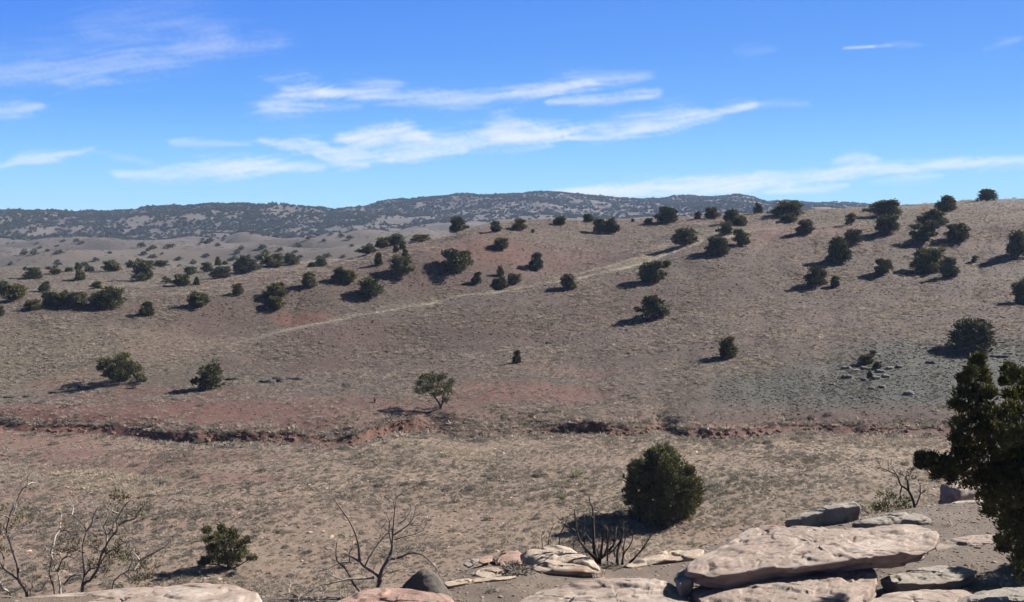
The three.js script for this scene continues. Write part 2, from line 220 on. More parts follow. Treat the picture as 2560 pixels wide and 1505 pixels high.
function soilAt(x, z, r, out = cA) {
  // which soil this is: valley floor up to the wash, hillside (slope shade put into its colour) beyond it up to the crest, plains and hills after that, rubble on the ledge
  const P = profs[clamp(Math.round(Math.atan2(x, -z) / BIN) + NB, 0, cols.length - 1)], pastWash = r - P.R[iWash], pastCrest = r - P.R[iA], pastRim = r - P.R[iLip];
  const n1 = fbm(x / 14, z / 14, 4), nn = fbm(x / 2.6 + 9, z / 2.6, 3), nf = fbm(x * 1.3, z * 1.3, 2), ng = r < 260 ? fbm(x * 3.4 + 5, z * 1.9, 2) : 0;
  let a = SOIL.tan, t = clamp(0.42 + 0.5 * n1 + 0.35 * nn, 0, 1);
  let R = mix(a[0], SOIL.grass[0], t * .62), G = mix(a[1], SOIL.grass[1], t * .62), B = mix(a[2], SOIL.grass[2], t * .62);
  if (pastWash > 0 && pastCrest < 160) { const k = smooth(0, 8, pastWash + 2 * nn) * (1 - smooth(40, 150, pastCrest)), q = clamp(.55 + .75 * n1 + .35 * nn, .0, 1), e = 1 - k * (1 - mix(.26, .56, 1 - q)); const rd = k * clamp(.5 + 1.1 * fbm(x / 26 + 60, z / 22, 3), 0, 1); R *= e * (1 + .10 * rd); G *= e * (1 - .22 * rd); B *= e * (1.04 - .18 * rd); }  // darker, redder hillside soil, with shading of the slopes facing the view painted in
  if (pastWash < 4 && pastRim > 2) { const k = 1 + .3 * (1 - smooth(-3, 3, pastWash + nn)); R *= k; G *= k; B *= k; }
  const w = 0.75 * n1 + 0.55 * nn; kBare = 0; kGrey = 0;
  for (const p of patches) {
    const dx = x - p.x, dz = z - p.z, u = (dx * p.c + dz * p.s) / p.rx, v = (dz * p.c - dx * p.s) / p.rz, d = u * u + v * v;
    if (d > 3.2) continue;
    const k = p.k * smooth(1.75, 0.35, d + w * 0.9) * clamp(0.85 + 0.5 * nf + 0.9 * ng, 0.12, 1);
    R = mix(R, p.soil[0], k); G = mix(G, p.soil[1], k); B = mix(B, p.soil[2], k);
    if (p.soil === SOIL.red || p.soil === SOIL.maroon && p.k > .7) kBare = Math.max(kBare, k); else if (p.soil === SOIL.grey) kGrey = Math.max(kGrey, k);
  }
  if (r > 55 && r < 210) {                                  // trodden pale strip on the low crest, bare red cut of the wash
    const wide = 2.1 + 1.6 * smooth(1250, 1600, P.px), db = Math.abs(r - P.R[iB] - 0.5 + 0.5 * nn), kb = smooth(wide, 0.25, db) * clamp(.85 + .6 * n1 + .4 * nn, .3, 1) * smooth(540, 760, P.px) * (1 - smooth(1780, 1960, P.px)) * 0.75;
    R = mix(R, SOIL.pale[0], kb); G = mix(G, SOIL.pale[1], kb); B = mix(B, SOIL.pale[2], kb);
    const dw = r - P.R[iWash], kw = smooth(-1.6, -0.2, dw) * (1 - smooth(0.9, 3.4, dw + nn)) * 0.8;
    R = mix(R, SOIL.red[0], kw); G = mix(G, SOIL.red[1], kw); B = mix(B, SOIL.red[2], kw);
  }
  if (pastRim < 3) { const k = 1 - smooth(1, 3, pastRim + nn); R = mix(R, .185, k * .7); G = mix(G, .137, k * .7); B = mix(B, .108, k * .7); }
  if (pastCrest > 12) {                                     // plains and hills behind the crest: their own dusty brown ground, lighter and greyer in patches
    const k = smooth(12, 24, pastCrest), m = smooth(-.3, .4, fbm(x / 60, z / 60, 3));
    R = mix(R, mix(.100, .076, m), k); G = mix(G, mix(.076, .056, m), k); B = mix(B, mix(.061, .046, m), k);
  }
  const f = 1 + 0.34 * ng + 0.2 * nf + 0.16 * n1 + 0.12 * fbm(x / 37 + 3, z / 30, 3);
  out[0] = R * f; out[1] = G * f; out[2] = B * f; return out;
}

// a grain of grit and small stones, used for colour and relief
function grainTexture(size, seed, lo, hi, tint) {
  const d = new Uint8Array(size * size * 4), r = rng(seed), v = new Float32Array(size * size).fill(0.5);
  for (let k = 0; k < size * size / 14; k++) {
    const cx = r() * size, cy = r() * size, rad = 0.8 + 3.4 * r() * r() * r(), t = r(), R = Math.ceil(rad);
    for (let y = -R; y <= R; y++) for (let x = -R; x <= R; x++) { const q = (x * x + y * y) / (rad * rad); if (q < 1) { const i = ((Math.floor(cy + y) + size) % size) * size + (Math.floor(cx + x) + size) % size; v[i] = mix(v[i], t, 0.85 * (1 - q * q)); } }
  }
  for (let i = 0; i < size * size; i++) { const q = mix(lo, hi, clamp(v[i] + 0.12 * (r() - 0.5), 0, 1)); for (let c = 0; c < 3; c++) d[i * 4 + c] = 255 * clamp(q * tint[c], 0, 1); d[i * 4 + 3] = 255; }
  const t = new THREE.DataTexture(d, size, size); t.wrapS = t.wrapT = THREE.RepeatWrapping; t.magFilter = THREE.LinearFilter; t.minFilter = THREE.LinearMipmapLinearFilter; t.generateMipmaps = true; t.needsUpdate = true; return t;
}
const grit = grainTexture(1024, 11, 0.62, 1.0, [1, 1, 1]); grit.colorSpace = THREE.SRGBColorSpace;
const gritBump = grainTexture(1024, 11, 0, 1, [1, 1, 1]);
const soilMaterial = new THREE.MeshStandardMaterial({ name: 'dry soil', vertexColors: true, map: grit, bumpMap: gritBump, bumpScale: 0.035, roughness: 0.97, metalness: 0 });
soilMaterial.color.setRGB(.9, .9, .9);                  // the grit texture averages two thirds
{
  const wide = []; for (let d = 34; d <= 180; d += 4) wide.push(d * Math.PI / 180);
  const dirs = [...wide.slice().reverse().map((a) => -a), ...cols, ...wide], NC = dirs.length;
  const P = dirs.map((a) => (Math.abs(a) <= NB * BIN + 1e-9 ? profs[Math.round(a / BIN) + NB] : profile(a)));
  const rows = []; LINES.forEach((l, k) => { for (let j = 0; j < l.n; j++) rows.push([k, j / l.n]); }); rows.push([NL - 1, 0]);
  const NR = rows.length, pos = new Float32Array(NC * NR * 3), col = new Float32Array(NC * NR * 3), uv = new Float32Array(NC * NR * 2);
  const isCut = new Uint8Array(NR); rows.forEach(([k], j) => { if (k === iWash || k === iWash + 1) isCut[j] = 1; });
  for (let j = 0; j < NR; j++) for (let i = 0; i < NC; i++) {
    const [k, t] = rows[j], p = P[i], r = k === NL - 1 ? p.R[k] : k > iA ? p.R[k] * Math.pow(p.R[k + 1] / p.R[k], t) : mix(p.R[k], p.R[k + 1], t);
    let x = Math.sin(dirs[i]) * r, z = -Math.cos(dirs[i]) * r, q = (j * NC + i);
    pos[q * 3] = x; pos[q * 3 + 1] = onProfile(p, r) + relief(x, z, r); pos[q * 3 + 2] = z;
    if (isCut[j]) { const w = 0.22 * fbm(x * 1.6, z * 1.6 + pos[q * 3 + 1] * 3, 3); pos[q * 3] += Math.sin(dirs[i]) * w; pos[q * 3 + 2] -= Math.cos(dirs[i]) * w; }
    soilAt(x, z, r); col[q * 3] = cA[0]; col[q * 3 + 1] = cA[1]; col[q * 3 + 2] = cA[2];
    const s = r < 26 ? 1.1 : r < 260 ? 2.3 : 2.3; uv[q * 2] = x / 2.3; uv[q * 2 + 1] = z / 2.3;
  }
  const idx = []; for (let j = 0; j < NR - 1; j++) for (let i = 0; i < NC - 1; i++) { const a = j * NC + i, b = a + 1, c = a + NC, d = c + 1; idx.push(a, c, b, b, c, d); }
  const all = new THREE.BufferGeometry(); all.setAttribute('position', new THREE.BufferAttribute(pos, 3)); all.setIndex(idx); all.computeVertexNormals();
  const nor = all.attributes.normal.array, rowOf = (k) => rows.findIndex((q) => q[0] === k && q[1] === 0);
  const sheet = (name, k0, k1) => {
    const a = rowOf(k0), b = rowOf(k1), n = (b - a + 1) * NC, g = new THREE.BufferGeometry(), id = [];
    g.setAttribute('position', new THREE.BufferAttribute(pos.slice(a * NC * 3, (b + 1) * NC * 3), 3)); g.setAttribute('normal', new THREE.BufferAttribute(nor.slice(a * NC * 3, (b + 1) * NC * 3), 3));
    g.setAttribute('color', new THREE.BufferAttribute(col.slice(a * NC * 3, (b + 1) * NC * 3), 3)); g.setAttribute('uv', new THREE.BufferAttribute(uv.slice(a * NC * 2, (b + 1) * NC * 2), 2));
    for (let j = 0; j < b - a; j++) for (let i = 0; i < NC - 1; i++) { const p = j * NC + i; id.push(p, p + NC, p + 1, p + 1, p + NC, p + NC + 1); }
    g.setIndex(id); const m = new THREE.Mesh(g, soilMaterial); m.name = name; m.castShadow = m.receiveShadow = true; m.userData = { kind: 'structure' }; scene.add(m);
  };
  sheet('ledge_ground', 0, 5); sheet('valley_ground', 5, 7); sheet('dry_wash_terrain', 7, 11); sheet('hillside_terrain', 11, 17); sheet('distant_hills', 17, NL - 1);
}

// ---------------------------------------------------------------- plants: shapes
const used = {};
const numbered = (n) => { const k = used[n] = (used[n] ?? -1) + 1; return k ? `${n}_${String(k).padStart(3, '0')}` : n; };
function thing(name, label, category, group) { const o = new THREE.Group(); o.name = numbered(name); o.userData = { label, category }; if (group) o.userData.group = group; scene.add(o); return o; }
function part(name, geometry, material, parent) { const m = new THREE.Mesh(geometry, material); m.name = name; parent.add(m); return m; }
class Faces {                                              // loose small faces with a colour each
  constructor() { this.p = []; this.c = []; }
  tri(a, b, c, k) { this.p.push(...a, ...b, ...c); for (let i = 0; i < 3; i++) this.c.push(...k); }
  spray(x, y, z, dx, dy, dz, L, Wd, rand, k) {             // a pointed leaf-sized face that starts at x,y,z
    let ax = rand() - .5, ay = rand() - .5, az = rand() - .5, sx = dy * az - dz * ay, sy = dz * ax - dx * az, sz = dx * ay - dy * ax, q = Wd / 2 / (Math.hypot(sx, sy, sz) + 1e-6); sx *= q; sy *= q; sz *= q;
    const mx = x + dx * L * .45, my = y + dy * L * .45, mz = z + dz * L * .45, t = [x + dx * L, y + dy * L, z + dz * L];
    this.tri([x, y, z], [mx + sx, my + sy, mz + sz], t, k); this.tri([x, y, z], t, [mx - sx, my - sy, mz - sz], k);
  }
  geometry() { const g = new THREE.BufferGeometry(); g.setAttribute('position', new THREE.Float32BufferAttribute(this.p, 3)); g.setAttribute('color', new THREE.Float32BufferAttribute(this.c, 3)); g.computeVertexNormals(); return g; }
}
function limb(points, r0, r1, sides = 6, wob = 0, seed = 1) {   // a tapered, slightly knotty stem through points
  const curve = new THREE.CatmullRomCurve3(points.map((p) => new THREE.Vector3(...p)), false, 'catmullrom', .35), n = Math.max(3, points.length * 3), fr = curve.computeFrenetFrames(n, false), pos = [], idx = [], rand = rng(seed);
  for (let i = 0; i <= n; i++) { const t = i / n, c = curve.getPointAt(t), r = mix(r0, r1, Math.pow(t, .8)) * (1 + wob * (rand() - .5)); for (let j = 0; j < sides; j++) { const a = j / sides * 6.28319, k = r * (1 + wob * .6 * (rand() - .5)); pos.push(c.x + k * (Math.cos(a) * fr.normals[i].x + Math.sin(a) * fr.binormals[i].x), c.y + k * (Math.cos(a) * fr.normals[i].y + Math.sin(a) * fr.binormals[i].y), c.z + k * (Math.cos(a) * fr.normals[i].z + Math.sin(a) * fr.binormals[i].z)); } }
  for (let i = 0; i < n; i++) for (let j = 0; j < sides; j++) { const a = i * sides + j, b = i * sides + (j + 1) % sides; idx.push(a, b, a + sides, b, b + sides, a + sides); }
  const e = curve.getPointAt(1); pos.push(e.x, e.y, e.z); for (let j = 0; j < sides; j++) idx.push(n * sides + j, n * sides + (j + 1) % sides, (n + 1) * sides);
  const g = new THREE.BufferGeometry(); g.setAttribute('position', new THREE.Float32BufferAttribute(pos, 3)); g.setIndex(idx); g.computeVertexNormals(); return g;
}
const needle = new THREE.MeshPhysicalMaterial({ name: 'juniper foliage', vertexColors: true, roughness: 1, side: THREE.DoubleSide, transmission: .15, thickness: 0, color: new THREE.Color().setRGB(.66, .66, .6) });
const needles = [needle, needle.clone(), needle.clone(), needle.clone()]; needles[1].color.setRGB(.5, .52, .46); needles[2].color.setRGB(.82, .75, .58); needles[3].color.setRGB(.62, .64, .66); needles.forEach((m, i) => { m.name = 'juniper foliage ' + ['olive', 'dark', 'yellowish', 'grey'][i]; });
const bark = new THREE.MeshStandardMaterial({ name: 'shaggy bark', color: new THREE.Color().setRGB(.085, .064, .05), roughness: .95, bumpMap: gritBump, bumpScale: .01 });
const deadWood = new THREE.MeshStandardMaterial({ name: 'weathered dead wood', color: new THREE.Color().setRGB(.095, .075, .066), roughness: .9 });
const paleWood = new THREE.MeshStandardMaterial({ name: 'silver dead wood', color: new THREE.Color().setRGB(.26, .225, .20), roughness: .9 });
const burntWood = new THREE.MeshStandardMaterial({ name: 'dark dead wood', color: new THREE.Color().setRGB(.026, .019, .016), roughness: .9 });
const olive = [[.078, .080, .014], [.100, .098, .019], [.058, .063, .012], [.128, .116, .028]], greyish = [[.112, .106, .040], [.090, .088, .032], [.132, .118, .050], [.075, .076, .024]], brownish = [[.12, .095, .045], [.09, .076, .034], [.066, .064, .026], [.15, .115, .06]];
function clumps(F_, mass, rand, o) {                      // lobes: [x, y, z, radius]; foliage sits in rounded clumps spread through each
  const lobes = [];                                        // each mass breaks up into upright bunches with gaps between them
  for (const [x, y, z, r] of mass) { if (o.whole) { lobes.push([x, y, z, r]); continue; } lobes.push([x, y, z, r * .62]); const n = o.bunches ?? 6; for (let k = 0; k < n; k++) { const u = rand() * 1.7 - .7, a = rand() * 6.2832, s = Math.sqrt(Math.max(0, 1 - u * u)), q = r * (.55 + .28 * rand()); lobes.push([x + s * Math.cos(a) * q, y + u * q, z + s * Math.sin(a) * q, r * (.3 + .14 * rand())]); } }
  for (const [lx, ly, lz, lr] of lobes) {
    const n = Math.max(3, Math.round(o.density * Math.pow(lr / o.clump, 2)));
    for (let k = 0; k < n; k++) {
      const u = rand() * 2 - 1, a = rand() * 6.2832, s = Math.sqrt(1 - u * u), q = lr * mix(.42, 1.0, Math.sqrt(rand())), ox = s * Math.cos(a), oy = u, oz = s * Math.sin(a), sq = o.squash ?? .92;
      const cx = lx + ox * q, cy = ly + oy * q * sq, cz = lz + oz * q, cr = o.clump * (.6 + .8 * rand()), tone = o.tones[Math.floor(rand() * o.tones.length)], br = .75 + .5 * rand();
      for (let m = 0; m < o.each; m++) {
        const v = rand() * 2 - 1, b = rand() * 6.2832, w = Math.sqrt(1 - v * v), rr = cr * Math.cbrt(rand()) * .8;
        let dx = w * Math.cos(b) * .8 + ox * .55, dy = v * .6 + .75, dz = w * Math.sin(b) * .8 + oz * .55, dl = 1 / Math.hypot(dx, dy, dz); dx *= dl; dy *= dl; dz *= dl;
        const y0 = cy + v * rr; if (y0 < o.floor) continue;
        F_.spray(cx + w * Math.cos(b) * rr, y0, cz + w * Math.sin(b) * rr, dx, dy, dz, o.leaf * (.6 + .8 * rand()), o.leaf * o.wide * (.7 + .6 * rand()), rand, [tone[0] * br, tone[1] * br, tone[2] * br]);
      }
    }
  }
}
// junipers of the slopes: a few crowns one metre wide and high, scaled to each tree
const kinds = { dome: [], oval: [], ragged: [], grey: [] };
function makeKind(kind, seed) {
  const rand = rng(seed), lobes = [], n = 6 + Math.floor(rand() * 6), lean = (rand() - .5) * .22, lop = rand() * 6.28;
  lobes.push([lean * .4, .40, 0, .25]); for (let k = 0; k < 4; k++) { const a = k * 1.57 + rand() * 1.2, q = .18 + .1 * rand(); if (kind !== 'ragged' || rand() < .7) lobes.push([Math.cos(a) * q, .14 + .06 * rand(), Math.sin(a) * q, .15 + .05 * rand()], [Math.cos(a + .8) * q, .36 + .06 * rand(), Math.sin(a + .8) * q, .16 + .05 * rand()]); }
  for (let k = 0; k < n; k++) {
    const a = k / n * 6.2832 + rand() * .8, low = k % 2, R = (kind === 'oval' ? .20 : .28) * (.6 + .65 * rand()) * (1 + .3 * Math.cos(a - lop)), y = (low ? .24 : .6) + (kind === 'oval' ? .2 : .15) * rand();
    lobes.push([Math.cos(a) * R * (low ? 1.06 : .8) + lean * y, y, Math.sin(a) * R * (low ? 1.06 : .8), (kind === 'ragged' ? .10 : .15) + .1 * rand()]);
  }
  const tops = 1 + Math.floor(rand() * 3); for (let k = 0; k < tops; k++) lobes.push([lean + .3 * (rand() - .5), (kind === 'oval' ? .8 : .72) + .1 * rand(), .3 * (rand() - .5), .11 + .07 * rand()]);
  const f = new Faces(); clumps(f, lobes, rand, { density: kind === 'ragged' ? 3.0 : 3.5, clump: .06, each: 9, leaf: .082, wide: .48, squash: 1.25, bunches: 5, tones: kind === 'grey' ? greyish : olive, floor: .02 });
  const stems = []; for (let k = 0; k < 5; k++) { const a = k * 1.26 + rand(), q = .14 + .12 * rand(), out = kind === 'ragged' || rand() < .35 ? 1.5 : 1; stems.push(limb([[.02 * Math.cos(a), -.05, .02 * Math.sin(a)], [.06 * Math.cos(a), .16, .06 * Math.sin(a)], [q * Math.cos(a), .42, q * Math.sin(a)], [q * 1.4 * out * Math.cos(a + .4), .62 + .2 * rand(), q * 1.4 * out * Math.sin(a + .4)]], .035, .006, 5, .3, seed + k)); }
  return { crown: f.geometry(), trunk: mergeGeometries(stems) };
}
for (const [k, s, n] of [['dome', 101, 7], ['oval', 141, 5], ['ragged', 161, 5], ['grey', 181, 4]]) for (let i = 0; i < n; i++) kinds[k].push(makeKind(k, s + i * 3));
const placed = [];
function juniper(px, py, w, h, kind, label, rMin = 45, group = 'junipers scattered over the slopes') {
  const rMax = px > 880 ? 255 : 330; let g = ground(px, py, rMin, rMax);
  if (g.r > rMax - 12 || px > 1060 && g.r > profile(Math.atan2(g.x, -g.z)).R[iA] + 6) { const az = Math.atan2(g.x, -g.z), r = profile(az).R[iA] - .5, x = Math.sin(az) * r, z = -Math.cos(az) * r; g = { x, z, r, y: groundAt(x, z) }; }     // on the crest itself
  const o = thing('juniper_tree', label, 'juniper', group), list = kinds[kind], seed = Math.round(px * 7 + py * 13), rand = rng(seed), k = list[seed % list.length];
  const dep = Math.hypot(g.x, g.z) / Math.cos(Math.atan2(g.x, -g.z)) , m = dep * 0 + (-g.z * CP - g.y * SP) / F;
  part('trunk', k.trunk, bark, o); part('crown', k.crown, kind === 'grey' ? needles[seed % 2 ? 0 : 3] : needles[Math.floor(rand() * 3)], o);
  o.position.set(g.x, g.y - .03 * h * m, g.z); o.scale.set(w * m * 1.06, h * m * 1.04, w * m * 1.06); o.rotation.y = rand() * 6.28; placed.push([g.x, g.z, w * m / 2, label]);
  return o;
}

// words that tell where a small plant stands among the larger things
const MARKS = [[300, 930, 'the leaning juniper'], [525, 945, 'the feathery juniper'], [700, 955, 'the dark rock ledge'], [1100, 985, 'the two stemmed juniper'], [1291, 890, 'the slim young juniper'], [1655, 1215, 'the large dense juniper'], [572, 1370, 'the small open juniper'], [1425, 1215, 'the two yuccas'], [950, 1350, 'the bare dead tree'], [1490, 1340, 'the black bare bush'], [2440, 1110, 'the big ledge juniper'], [220, 1340, 'the half dead bushes'], [2070, 1280, 'the tilted dark block'], [1821, 870, 'the lone dark juniper'], [2170, 930, 'the broken grey ledge'], [795, 1045, 'the bleached stick'], [357, 680, 'the tall left juniper'], [84, 685, 'the broad left edge juniper'], [210, 672, 'the tight juniper cluster'], [612, 665, 'the bushy grey juniper'], [706, 650, 'the dark juniper pair'], [802, 632, 'the pointed crest juniper'], [454, 652, 'the square dark juniper'], [960, 608, 'the dark crest clump'], [1143, 560, 'the leaning crest juniper'], [278, 664, 'the wide dark juniper'], [560, 680, 'the mid green juniper']];
const taken = new Set();
function where(px, py, kind, size) {
  const sorted = MARKS.map((m) => [Math.hypot(px - m[0], (py - m[1]) * 1.6), m]).sort((a, b) => a[0] - b[0]);
  for (const near of ['close ', '', 'well ']) for (const [d, m] of sorted.slice(0, 3)) {
    if (near === 'close ' && d > 70 || near === 'well ' && d < 110) continue;
    const dx = px - m[0], dy = (py - m[1]) * 1.6, side = Math.abs(dx) > 2 * Math.abs(dy) ? (dx < 0 ? 'left of' : 'right of') : Math.abs(dy) > 2 * Math.abs(dx) ? (dy < 0 ? 'above' : 'below') : (dy < 0 ? 'above and ' : 'below and ') + (dx < 0 ? 'left of' : 'right of');
    const text = `${size} ${kind} ${near}${side} ${m[2]}`; if (!taken.has(text)) { taken.add(text); return text; }
  }
  return null;
}

